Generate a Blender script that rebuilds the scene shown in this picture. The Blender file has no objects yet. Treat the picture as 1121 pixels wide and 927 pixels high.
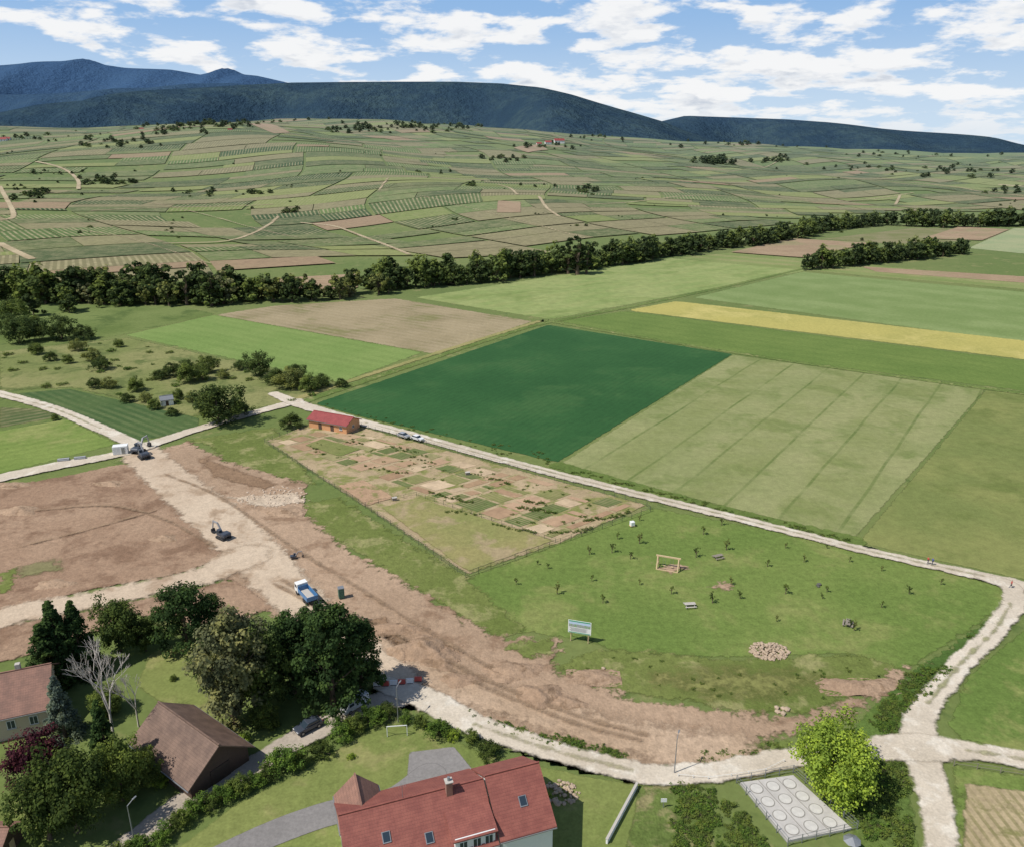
import bpy, bmesh, math, random
import numpy as np
from mathutils import Vector, Matrix
random.seed(7); RNG=np.random.default_rng(7)
S=bpy.context.scene
COL=S.collection
# ------------------------------------------------------------ survey helpers
CAMH=85.0; F=873.0; PITCH=math.radians(19.3)
cp,sp=math.cos(PITCH),math.sin(PITCH)
def ray(u,v):
    cx=(u-560.5)/F; cy=-(v-463.5)/F
    return (cx, cp+cy*sp, -sp+cy*cp)
def GZ(u,v,z=0.0):
    d=ray(u,v); t=(CAMH-z)/-d[2]
    return (d[0]*t,d[1]*t)
def sstep(a,b,x):
    t=np.clip((x-a)/(b-a),0,1); return t*t*(3-2*t)
def ridge_pts(d,pts):
    xs=[];zs=[]
    for u,v in pts:
        r=ray(u,v); xs.append(r[0]/r[1]*d); zs.append(85+r[2]/r[1]*d)
    return xs,zs
RA=(9500,1700)+ridge_pts(9500,[(-500,90),(-200,80),(0,74),(50,69),(80,68),(96,65),(112,71),(140,75),(190,77),(225,83),(240,80),(252,75),(266,82),(285,84),(320,92),(420,120),(520,150),(620,170)])
RD=(7300,700)+ridge_pts(7300,[(-600,96),(-200,98),(0,104),(60,103),(120,98),(170,97),(210,92),(250,91),(300,95),(380,110),(460,140),(560,170)])
RB=(5200,1000)+ridge_pts(5200,[(-600,140),(-300,136),(0,126),(60,114),(140,107),(200,100),(260,95),(320,91),(430,90),(500,90),(550,92),(590,97),(625,105),(670,119),(720,133),(760,150),(800,165)])
RC=(6200,800)+ridge_pts(6200,[(600,160),(680,146),(720,134),(750,127),(810,129),(860,131),(900,134),(960,141),(1020,147),(1060,153),(1090,160),(1140,166)])
def base_h(x,y):
    line=np.interp(x,[-1500,-300,58,450,1500,4000],[330,465,640,1000,1330,1700])
    s=y-line
    A=np.interp(x,[-3000,-1400,-900,-680,-300,150,450,1000,1600,3000],[120,118,135,150,140,118,102,72,52,30])
    r=np.clip(s/1900,0,1.0)
    ramp=0.45*r**1.5+0.55*sstep(0,1,r)
    h=A*ramp
    und=6*np.sin(x/170+1.3+y/400)*np.sin(y/210+0.5)+3.5*np.sin(x/83+y/120)+3*np.sin(y/95-x/150+2)
    h=h+und*sstep(0,500,s)
    h=h+14*np.exp(-((x+640)/260)**2-((y-1650)/260)**2)
    h=h*(1-0.75*sstep(3300,5500,y))
    return np.where(s<0,0.0,h)
def ridges(x,y):
    out=np.zeros_like(x*1.0)
    for k,(d,w,xs,zs) in enumerate((RB,RC,RA,RD)):
        Z=np.interp(x,xs,zs)
        wob=320*np.sin(x/420+k)+170*np.sin(x/175+2*k)+90*np.sin(x/90)
        yy=(y-d)
        g=np.exp(-((yy+wob*np.clip(np.abs(yy)/w,0,1))/w)**2)
        out=np.maximum(out,Z*g)
    return out
def H(x,y):
    x=np.asarray(x,float); y=np.asarray(y,float)
    return np.maximum(base_h(x,y),ridges(x,y))
TT=np.concatenate([np.arange(300,1500,4.0),np.arange(1500,12000,12.0)])
def G(u,v):
    d=ray(u,v)
    if d[2]<0:
        t=CAMH/-d[2]
        if d[1]*t<440: return (d[0]*t,d[1]*t)
    xs=d[0]*TT; ys=d[1]*TT; z=CAMH+d[2]*TT
    dz=z-H(xs,ys); k=np.argmax(dz<0)
    if dz[k]>=0: k=len(TT)-1
    a=dz[k-1]/(dz[k-1]-dz[k]+1e-9); t=TT[k-1]+(TT[k]-TT[k-1])*a
    return (d[0]*t,d[1]*t)
def GL(l): return [G(*p) for p in l]
def h1(x,y): return float(H(np.array([x]),np.array([y]))[0])
# ------------------------------------------------------------ node helpers
def lin(c):
    c=max(c,0)/255.0
    return c/12.92 if c<=0.04045 else ((c+0.055)/1.055)**2.4
def C(r,g,b,k=1.0,ds=0.12):
    L=[lin(r),lin(g),lin(b)]; Y=0.25*L[0]+0.6*L[1]+0.15*L[2]
    w=(1.03,0.88,0.86) if g>r else (0.97,0.935,0.90)
    L=[(c*(1-ds)+Y*ds)*k*f for c,f in zip(L,w)]
    return (L[0],L[1],L[2],1)
class NT:
    def __init__(s,name):
        s.m=bpy.data.materials.new(name); s.m.use_nodes=True; s.t=s.m.node_tree
        s.t.nodes.clear(); s.out=s.t.nodes.new('ShaderNodeOutputMaterial')
    def put(s,sock,v):
        if isinstance(v,bpy.types.NodeSocket): s.t.links.new(v,sock)
        else: sock.default_value=v
    def math(s,op,a,b=0.0,c=0.0,clamp=False):
        n=s.t.nodes.new('ShaderNodeMath'); n.operation=op; n.use_clamp=clamp
        s.put(n.inputs[0],a); s.put(n.inputs[1],b); s.put(n.inputs[2],c); return n.outputs[0]
    def mix(s,f,a,b,bt='MIX'):
        n=s.t.nodes.new('ShaderNodeMix'); n.data_type='RGBA'; n.blend_type=bt
        s.put(n.inputs[0],f); s.put(n.inputs[6],a); s.put(n.inputs[7],b); return n.outputs[2]
    def pos(s): return s.t.nodes.new('ShaderNodeNewGeometry').outputs['Position']
    def noise(s,vec,scale,detail=3,rough=0.55,dist=0.0):
        n=s.t.nodes.new('ShaderNodeTexNoise'); s.put(n.inputs['Vector'],vec)
        n.inputs['Scale'].default_value=scale; n.inputs['Detail'].default_value=detail
        n.inputs['Roughness'].default_value=rough; n.inputs['Distortion'].default_value=dist
        return n.outputs['Fac']
    def ramp(s,x,a,b):
        n=s.t.nodes.new('ShaderNodeMapRange'); n.interpolation_type='SMOOTHSTEP'
        s.put(n.inputs[0],x); n.inputs[1].default_value=a; n.inputs[2].default_value=b; return n.outputs[0]
    def attr(s,name,o='Fac'):
        n=s.t.nodes.new('ShaderNodeAttribute'); n.attribute_name=name; return n.outputs[o]
    def dot(s,vec,v):
        n=s.t.nodes.new('ShaderNodeVectorMath'); n.operation='DOT_PRODUCT'; s.put(n.inputs[0],vec); n.inputs[1].default_value=v; return n.outputs['Value']
    def scale(s,c,k):
        n=s.t.nodes.new('ShaderNodeVectorMath'); n.operation='SCALE'; s.put(n.inputs[0],c if isinstance(c,bpy.types.NodeSocket) else c[:3]); s.put(n.inputs['Scale'],k); return n.outputs[0]
    def haze(s,c,p,L=13000.0):  # aerial haze painted into the surface colour, growing with world y
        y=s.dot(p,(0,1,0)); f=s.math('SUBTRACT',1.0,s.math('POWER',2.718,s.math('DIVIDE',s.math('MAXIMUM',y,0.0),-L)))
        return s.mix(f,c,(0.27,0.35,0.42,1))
    def bump(s,h,strength,dist):
        n=s.t.nodes.new('ShaderNodeBump'); n.inputs['Strength'].default_value=strength; n.inputs['Distance'].default_value=dist
        s.put(n.inputs['Height'],h); return n.outputs[0]
    def surf(s,sh): s.t.links.new(sh,s.out.inputs['Surface'])
    def diffuse(s,c,nrm=None):
        n=s.t.nodes.new('ShaderNodeBsdfDiffuse'); s.put(n.inputs['Color'],c)
        if nrm is not None: s.put(n.inputs['Normal'],nrm)
        return n.outputs[0]
    def mixsh(s,f,a,b):
        n=s.t.nodes.new('ShaderNodeMixShader'); s.put(n.inputs[0],f); s.t.links.new(a,n.inputs[1]); s.t.links.new(b,n.inputs[2]); return n.outputs[0]
def stripe_mask(t,pos,st,nz):
    nx,ny,sp_,w,dis=st
    x=t.math('DIVIDE',t.dot(pos,(nx,ny,0)),sp_)
    x=t.math('ADD',x,t.math('MULTIPLY',t.math('SUBTRACT',nz,0.5),dis))
    f=t.math('FRACT',x); f=t.math('ABSOLUTE',t.math('SUBTRACT',f,0.5))
    return t.math('SUBTRACT',1.0,t.ramp(f,w*0.3,w*0.7))
def normal_dir(pa,pb):
    a=G(*pa);b=G(*pb); dx,dy=b[0]-a[0],b[1]-a[1]; l=math.hypot(dx,dy); return (-dy/l,dx/l)
def gmat(name,A,B,Cc=None,s1=0.03,s2=0.7,cth=0.58,cs=0.12,amp=0.8,soft=0.25,stripes=(),bump=0.0,con=0.35,mask=True,fine=2.5,det=3):
    t=NT(name); p=t.pos()
    n1=t.noise(p,s1,3,0.62); c=t.mix(t.ramp(n1,0.35,0.65),A,B)
    if Cc is not None:
        n3=t.noise(p,cs,4,0.68,0.3); c=t.mix(t.ramp(n3,cth-0.08,cth+0.08),c,Cc)
    n2=t.noise(p,s2,det,0.72)
    if stripes:
        nz=t.noise(p,0.03,1); wear=t.math('ADD',0.15,t.ramp(t.noise(p,0.07,3,0.7),0.32,0.66))
        for st,colr,strength in stripes:
            m=t.math('MULTIPLY',stripe_mask(t,p,st,nz),strength)
            c=t.mix(t.math('MULTIPLY',m,wear,0,True),c,colr)
    n4=t.noise(p,fine,1,0.75)
    k=t.math('ADD',1.0-con,t.math('MULTIPLY',n2,2*con))
    k=t.math('MULTIPLY',k,t.math('ADD',0.76,t.math('MULTIPLY',n4,0.48)))
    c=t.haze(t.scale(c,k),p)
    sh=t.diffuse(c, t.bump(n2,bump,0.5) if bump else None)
    if mask:
        sd=t.attr('sd'); e=t.noise(p,0.35,3,0.72)
        val=t.math('ADD',sd,t.math('MULTIPLY',t.math('SUBTRACT',e,0.5),amp*4))
        a=t.ramp(val,-soft,soft)
        tr=t.t.nodes.new('ShaderNodeBsdfTransparent').outputs[0]
        sh=t.mixsh(a,tr,sh)
    t.surf(sh); t.m['feather']=amp*1.4+soft
    return t.m
def pmat(name,col,rough=0.6,metal=0.0,var=0.15,scale=3.0,bump=0.0):
    t=NT(name); co=t.t.nodes.new('ShaderNodeTexCoord').outputs['Object']
    n=t.noise(co,scale,5,0.65)
    k=t.math('ADD',1-var,t.math('MULTIPLY',n,2*var))
    b=t.t.nodes.new('ShaderNodeBsdfPrincipled'); t.put(b.inputs['Base Color'],t.scale(col,k))
    b.inputs['Roughness'].default_value=rough; b.inputs['Metallic'].default_value=metal
    if bump: t.put(b.inputs['Normal'],t.bump(n,bump,0.05))
    t.surf(b.outputs[0]); return t.m
def leafmat(name,col,var=0.35):
    t=NT(name); a=t.attr('lc','Fac')
    oi=t.t.nodes.new('ShaderNodeObjectInfo').outputs['Random']
    k=t.math('MULTIPLY',a,t.math('ADD',1-var/2,t.math('MULTIPLY',oi,var)))
    c2=t.mix(t.ramp(a,0.7,1.5),t.scale(col,k),(col[0]*1.6,col[1]*1.4,col[2]*1.0,1))
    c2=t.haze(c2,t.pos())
    d=t.diffuse(c2); tl=t.t.nodes.new('ShaderNodeBsdfTranslucent'); t.put(tl.inputs[0],c2)
    t.surf(t.mixsh(0.35,d,tl.outputs[0])); return t.m
# ------------------------------------------------------------ mesh helpers
def np_mesh(name,V,Q,mats,attrs=None,midx=None,smooth=False):
    me=bpy.data.meshes.new(name); V=np.asarray(V,np.float32); Q=np.asarray(Q,np.int32)
    me.vertices.add(len(V)); me.vertices.foreach_set('co',V.ravel())
    k=Q.shape[1]; me.loops.add(Q.size); me.loops.foreach_set('vertex_index',Q.ravel())
    me.polygons.add(len(Q)); me.polygons.foreach_set('loop_start',np.arange(0,Q.size,k,dtype=np.int32))
    me.polygons.foreach_set('loop_total',np.full(len(Q),k,np.int32))
    for m in (mats if isinstance(mats,(list,tuple)) else [mats]): me.materials.append(m)
    if midx is not None: me.polygons.foreach_set('material_index',np.asarray(midx,np.int32))
    me.polygons.foreach_set('use_smooth',np.full(len(Q),smooth,bool))
    me.update(calc_edges=True)
    for n,(ty,arr) in (attrs or {}).items():
        a=me.attributes.new(n,ty,'POINT')
        a.data.foreach_set({'FLOAT':'value','FLOAT_VECTOR':'vector','FLOAT_COLOR':'color'}[ty],np.asarray(arr,np.float32).ravel())
    return me
def obj(name,me,parent=None,loc=(0,0,0),rotz=0,scale=1):
    o=bpy.data.objects.new(name,me); COL.objects.link(o); o.location=loc; o.rotation_euler=(0,0,rotz)
    o.scale=(scale,)*3 if not isinstance(scale,(tuple,list)) else scale
    if parent: o.parent=parent
    return o
def seg_dist(P,a,b):
    ab=b-a; t=np.clip(((P-a)@ab)/max(ab@ab,1e-9),0,1); return np.linalg.norm(P-(a+t[:,None]*ab),axis=1)
def sd_poly(P,poly):
    n=len(poly); D=np.full(len(P),1e9); ins=np.zeros(len(P),bool)
    for i in range(n):
        a=poly[i]; b=poly[(i+1)%n]; D=np.minimum(D,seg_dist(P,a,b))
        c=((a[1]>P[:,1])!=(b[1]>P[:,1]))
        with np.errstate(divide='ignore',invalid='ignore'):
            xi=(b[0]-a[0])*(P[:,1]-a[1])/(b[1]-a[1]+1e-12)+a[0]
        ins^=(c&(P[:,0]<xi))
    return np.where(ins,D,-D)
LZ=0.03; CNT=[0]
def grid_patch(name,lo,hi,cell,sdf,mat,layer,parent=None):
    CNT[0]+=1
    f=mat.get('feather',1.5)+cell
    nx=max(2,int((hi[0]-lo[0]+2*f)/cell)+2); ny=max(2,int((hi[1]-lo[1]+2*f)/cell)+2)
    X,Y=np.meshgrid(lo[0]-f+np.arange(nx)*cell,lo[1]-f+np.arange(ny)*cell)
    P=np.stack([X.ravel(),Y.ravel()],1); sd=sdf(P).reshape(ny,nx)
    m=sd>-f; c=m[:-1,:-1]|m[1:,:-1]|m[:-1,1:]|m[1:,1:]
    idx=np.arange(nx*ny).reshape(ny,nx)
    Q=np.stack([idx[:-1,:-1][c],idx[:-1,1:][c],idx[1:,1:][c],idx[1:,:-1][c]],1)
    used,inv=np.unique(Q,return_inverse=True); Q=inv.reshape(Q.shape)
    P=P[used]; z=H(P[:,0],P[:,1]); z=z+np.where(z>0.01,0.6,0)+layer*LZ+(CNT[0]%13)*0.0022
    me=np_mesh(name,np.column_stack([P,z]),Q,mat,{'sd':('FLOAT',sd.ravel()[used])},smooth=True)
    return obj(name,me,parent)
def patch(name,px,mat,layer,cell=1.2,parent=None,world=False):
    poly=np.array(px if world else GL(px)); return grid_patch(name,poly.min(0),poly.max(0),cell,lambda P:sd_poly(P,poly),mat,layer,parent)
def spline(pts,n=6):
    P=[np.array(p,float) for p in pts]; P=[2*P[0]-P[1]]+P+[2*P[-1]-P[-2]]; out=[]
    for i in range(1,len(P)-2):
        for k in range(n):
            t=k/n; a,b,c,d=P[i-1:i+3]
            out.append(0.5*((2*b)+(-a+c)*t+(2*a-5*b+4*c-d)*t*t+(-a+3*b-3*c+d)*t**3))
    out.append(P[-2]); return out
def road(name,px,width,mat,layer,cell=1.0,parent=None):
    pts=[list(G(p[0],p[1]))+[p[2] if len(p)>2 else width] for p in px]
    L=spline(pts); A=np.array(L)
    def sdf(P):
        D=np.full(len(P),-1e9)
        for a,b in zip(L[:-1],L[1:]):
            ab=b[:2]-a[:2]; t=np.clip(((P-a[:2])@ab)/max(ab@ab,1e-9),0,1)
            w=a[2]+(b[2]-a[2])*t
            D=np.maximum(D,w/2-np.linalg.norm(P-(a[:2]+t[:,None]*ab),axis=1))
        return D
    mw=A[:,2].max()/2
    return grid_patch(name,A[:,:2].min(0)-mw,A[:,:2].max(0)+mw,cell,sdf,mat,layer,parent)
def patchwork(name,quads,mat,zoff,cell,parent=None):
    V=[];Q=[];CC=[];UV=[];n0=0
    for c4,colr,swap in quads:
        c4=np.array(c4,float); lu=np.linalg.norm(c4[1]-c4[0]); lv=np.linalg.norm(c4[3]-c4[0])
        nu=max(1,int(lu/cell)); nv=max(1,int(lv/cell))
        U,W=np.meshgrid(np.linspace(0,1,nu+1),np.linspace(0,1,nv+1)); u=U.ravel()[:,None]; w=W.ravel()[:,None]
        P=(1-u)*(1-w)*c4[0]+u*(1-w)*c4[1]+u*w*c4[2]+(1-u)*w*c4[3]
        V.append(P); k=len(P)
        uv=np.column_stack([u[:,0]*lu,w[:,0]*lv,np.zeros(k)])
        if swap: uv=uv[:,[1,0,2]]
        UV.append(uv); CC.append(np.tile(colr,(k,1)))
        idx=np.arange(k).reshape(nv+1,nu+1)+n0
        Q.append(np.stack([idx[:-1,:-1].ravel(),idx[:-1,1:].ravel(),idx[1:,1:].ravel(),idx[1:,:-1].ravel()],1)); n0+=k
    V=np.vstack(V); z=H(V[:,0],V[:,1])+zoff
    me=np_mesh(name,np.column_stack([V,z]),np.vstack(Q),mat,{'pc':('FLOAT_COLOR',np.vstack(CC)),'puv':('FLOAT_VECTOR',np.vstack(UV))},smooth=True)
    return obj(name,me,parent)
def empty(name,loc=(0,0,0),rotz=0,scale=1):
    o=bpy.data.objects.new(name,None); COL.objects.link(o); o.location=loc; o.rotation_euler=(0,0,rotz); o.scale=(scale,)*3; o.empty_display_size=0.3
    return o
def bm_obj(name,bm,mat,parent=None,smooth=False):
    me=bpy.data.meshes.new(name); bm.normal_update(); bm.to_mesh(me); bm.free(); me.materials.append(mat)
    if smooth:
        for p in me.polygons: p.use_smooth=True
    return obj(name,me,parent)
def box(parent,name,size,loc,mat,rot=(0,0,0),bev=0.0,taper=None):
    bm=bmesh.new(); bmesh.ops.create_cube(bm,size=1)
    for v in bm.verts:
        if taper and v.co.z>0: v.co.x*=taper[0]; v.co.y*=taper[1]
        v.co.x*=size[0]; v.co.y*=size[1]; v.co.z*=size[2]
    if bev: bmesh.ops.bevel(bm,geom=bm.edges[:],offset=bev,segments=2,affect='EDGES',profile=0.5)
    o=bm_obj(name,bm,mat,parent); o.location=loc; o.rotation_euler=rot; return o
def cyl(parent,name,r,h,loc,mat,rot=(0,0,0),seg=12,r2=None):
    bm=bmesh.new(); bmesh.ops.create_cone(bm,cap_ends=True,segments=seg,radius1=r,radius2=r if r2 is None else r2,depth=h)
    o=bm_obj(name,bm,mat,parent); o.location=loc; o.rotation_euler=rot; return o
def beam(parent,name,a,b,w,mat):
    a=Vector(a);b=Vector(b); d=b-a
    bm=bmesh.new(); bmesh.ops.create_cube(bm,size=1)
    for v in bm.verts: v.co.x*=w; v.co.y*=w; v.co.z*=d.length
    o=bm_obj(name,bm,mat,parent); o.location=(a+b)/2; o.rotation_euler=d.to_track_quat('Z','Y').to_euler(); return o
def prism(parent,name,prof,y0,y1,mat,bev=0.0):
    bm=bmesh.new(); a=[bm.verts.new((x,y0,z)) for x,z in prof]; b=[bm.verts.new((x,y1,z)) for x,z in prof]
    n=len(prof); bm.faces.new(a); bm.faces.new(b[::-1])
    for i in range(n): bm.faces.new((a[i],b[i],b[(i+1)%n],a[(i+1)%n]))
    bmesh.ops.recalc_face_normals(bm,faces=bm.faces[:])
    if bev: bmesh.ops.bevel(bm,geom=bm.edges[:],offset=bev,segments=2,affect='EDGES',profile=0.5)
    return bm_obj(name,bm,mat,parent)
# ------------------------------------------------------------ terrain
def terrain():
    ys=np.concatenate([np.arange(-600,440,40),np.arange(440,3400,13),np.arange(3400,14000,55),[16000,20000,30000,60000]])
    ts=np.linspace(-1.25,1.25,380)
    Y=np.repeat(ys[:,None],len(ts),1); X=ts[None,:]*np.maximum(Y,700)
    z=H(X.ravel(),Y.ravel()); r=ridges(X.ravel(),Y.ravel()); b=base_h(X.ravel(),Y.ravel())
    forest=np.clip((r-b)/25+0.5,0,1)*(r>15)
    i=np.arange(len(ys)*len(ts)).reshape(len(ys),len(ts))
    Q=np.stack([i[:-1,:-1].ravel(),i[:-1,1:].ravel(),i[1:,1:].ravel(),i[1:,:-1].ravel()],1)
    t=NT('terrain_mat'); p=t.pos()
    n1=t.noise(p,0.006,3,0.6); n2=t.noise(p,0.08,4,0.7); n3=t.noise(p,0.7,3,0.7)
    g=t.mix(t.ramp(n1,0.35,0.65),C(96,122,58),C(110,130,68))
    g=t.mix(t.math('MULTIPLY',t.ramp(n2,0.56,0.68),0.7),g,C(134,140,88))
    g=t.mix(t.math('MULTIPLY',t.ramp(t.noise(p,0.13,3,0.7),0.56,0.7),0.7),g,C(76,104,48))
    fo=t.mix(t.ramp(t.noise(p,0.003,4,0.6),0.38,0.62),(0.014,0.032,0.036,1),(0.040,0.066,0.052,1))  # forest green, albedo kept dark to carry the cloud shadow
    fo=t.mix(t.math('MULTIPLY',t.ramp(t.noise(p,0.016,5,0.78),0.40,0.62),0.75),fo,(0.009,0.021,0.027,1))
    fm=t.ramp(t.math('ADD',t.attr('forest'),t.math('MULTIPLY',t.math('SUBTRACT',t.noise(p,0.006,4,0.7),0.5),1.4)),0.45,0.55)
    c=t.mix(fm,g,fo)
    k=t.math('ADD',0.72,t.math('MULTIPLY',n3,0.56))
    c=t.scale(c,k); hz=t.haze(c,p); hz2=t.mix(0.22,c,(0.10,0.18,0.31,1))  # forest gets its haze as a painted blue tint
    hz2=t.mix(t.math('MULTIPLY',t.attr('far'),0.75),hz2,(0.060,0.125,0.245,1))  # stronger painted haze blue on the far ridges
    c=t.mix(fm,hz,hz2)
    hb=t.math('MULTIPLY',t.math('MULTIPLY',t.noise(p,0.012,5,0.75),170),t.attr('forest'))
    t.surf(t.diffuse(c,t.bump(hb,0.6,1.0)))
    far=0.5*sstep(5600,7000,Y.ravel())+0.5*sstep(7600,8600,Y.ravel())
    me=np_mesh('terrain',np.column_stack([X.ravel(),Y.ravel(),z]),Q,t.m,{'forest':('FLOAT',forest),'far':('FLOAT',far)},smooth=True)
    obj('terrain',me)
terrain()
# ------------------------------------------------------------ vineyards on the slopes
def vinemat(name,rows=4.8,soil=C(160,152,112),st=0.85):
    t=NT(name); p=t.pos(); c=t.attr('pc','Color'); uv=t.attr('puv','Vector')
    x=t.math('DIVIDE',t.dot(uv,(0,1,0)),rows); x=t.math('ADD',x,t.math('MULTIPLY',t.noise(p,0.05,1),0.15))
    f=t.math('ABSOLUTE',t.math('SUBTRACT',t.math('FRACT',x),0.5)); m=t.math('MULTIPLY',t.ramp(f,0.22,0.38),st)
    gap=t.ramp(t.noise(p,0.10,3,0.7),0.35,0.7); m=t.math('MULTIPLY',m,t.math('ADD',0.35,gap),0,True)
    m=t.math('MULTIPLY',m,t.attr('pc','Alpha'))
    c=t.mix(t.math('MULTIPLY',t.ramp(t.noise(p,0.012,4,0.65),0.45,0.7),0.3),c,C(128,140,82))
    cc=t.mix(m,c,soil)
    n=t.noise(p,0.25,3,0.78); k=t.math('ADD',0.55,t.math('MULTIPLY',n,0.9))
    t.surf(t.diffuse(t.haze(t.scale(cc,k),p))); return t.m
VM=vinemat('vineyard_mat')
def split(x0,y0,x1,y1,out,rng,mx):
    w=x1-x0;h=y1-y0
    if (w<mx*1.3 and h<mx*0.55) or (w<mx*2 and h<mx*0.8 and rng.random()<0.12): out.append((x0,y0,x1,y1)); return
    if w*0.45>h: 
        k=x0+w*rng.uniform(0.35,0.65); g=0.4 if w<240 else 1.8
        split(x0,y0,k-g,y1,out,rng,mx); split(k+g,y0,x1,y1,out,rng,mx)
    else:
        k=y0+h*rng.uniform(0.3,0.7); g=0.4 if h<150 else 1.8
        split(x0,y0,x1,k-g,out,rng,mx); split(x0,k+g,x1,y1,out,rng,mx)
def warp(p,q):
    a=math.radians(20); x=p*math.cos(a)-q*math.sin(a); y=p*math.sin(a)+q*math.cos(a)
    return (x+75*math.sin(q/210+p/500)+22*math.sin(q/90+p/200), y+60*math.sin(p/300)+42*math.sin(p/130+q/240)+10*math.sin(p/50+q/90))
def vineyards():
    rng=random.Random(5); L=[]
    cells=[]; split(-2400,-900,3600,3000,cells,rng,88)
    line=lambda x:np.interp(x,[-1500,-300,58,450,1500,4000],[330,465,640,1000,1330,1700])
    for x0,y0,x1,y1 in cells:
        c4=[warp(x0,y0),warp(x1,y0),warp(x1,y1),warp(x0,y1)]
        cx=sum(c[0] for c in c4)/4; cy=sum(c[1] for c in c4)/4
        s=min(c[1]-line(c[0]) for c in c4)
        if s<22 or cy>2900 or abs(cx)>1.0*cy+200: continue
        r=rng.random()
        wild=math.sin(cx/300+1)*math.sin(cy/250)
        if r<0.05+0.2*(wild>0.4): continue
        far=min(1,max(0,(cy-800)/1800))
        if 0.26<r<0.282: col=C(150,126,98); al=0.3
        elif r<0.33: col=C(126,120,84); al=0.9
        elif r<0.43: col=C(124,142,76); al=0.4
        elif r<0.60: col=C(58,86,42); al=0.9
        elif r<0.66: col=C(110,134,62); al=0.6
        else:
            g=rng.uniform(0.80,1.08); col=C(84*g,114*g,54*g); al=1
        hf=far*0.15; mean=C(104,128,70); col=tuple(col[i]*(1-hf)+mean[i]*hf for i in range(3))
        L.append((c4,col+(al*(1-far*0.55),),rng.random()<0.45))
    patchwork('vineyards',L,VM,0.9,14)
vineyards()
TRK=gmat('dirt_track_mat',C(186,170,136),C(166,150,116),amp=0.5,soft=0.5)
BARE=gmat('ploughed_soil_mat',C(160,136,106),C(148,124,96),C(138,132,90),cs=0.02,amp=0.8,soft=0.5,stripes=[((0.4,0.9,7,0.5,0.2),C(172,152,122),0.5)])
far_tracks=empty('hillside_tracks')
for L,w in ([[(0,205),(8,220),(15,238),(0,242)],5],[[(40,178),(70,186),(85,198),(86,208)],5],[[(0,268),(20,278),(35,285)],6],[[(180,268),(250,265),(290,250),(305,238)],3.5],
  [[(330,245),(370,250),(410,265),(448,280)],4],[[(545,203),(558,207),(566,214)],4],[[(590,216),(598,228),(612,238)],4],[[(1020,203),(1060,208),(1121,216)],7],[[(1095,203),(1121,205)],9],[[(415,210),(425,196)],3],[[(640,193),(720,188),(790,190),(850,178)],2.5],[[(430,175),(480,182),(540,186)],2.5],[[(100,232),(200,228),(300,225)],2.5],[[(980,225),(985,215)],4],[[(300,145),(400,158),(500,168)],2.5],[[(120,215),(220,235),(330,262)],2.5],[[(640,225),(760,215),(900,222),(1000,212)],2.5],[[(460,215),(560,240),(640,262)],2.2],[[(60,250),(140,262),(230,290)],2.2]):
    road('dirt_track',L,w,TRK,20,3.0,far_tracks)
for L in ([(288,308),(330,304),(390,301),(392,316),(300,320)],[(270,136),(283,135),(318,146),(300,147)],[(590,158),(562,163),(578,168),(600,165)],[(545,221),(570,222),(570,234),(544,234)],[(800,277),(868,262),(955,267),(880,283)],[(1010,262),(1050,249),(1105,252),(1075,264)]):
    patch('ploughed_field',L,BARE,22,4.0,far_tracks)
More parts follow.
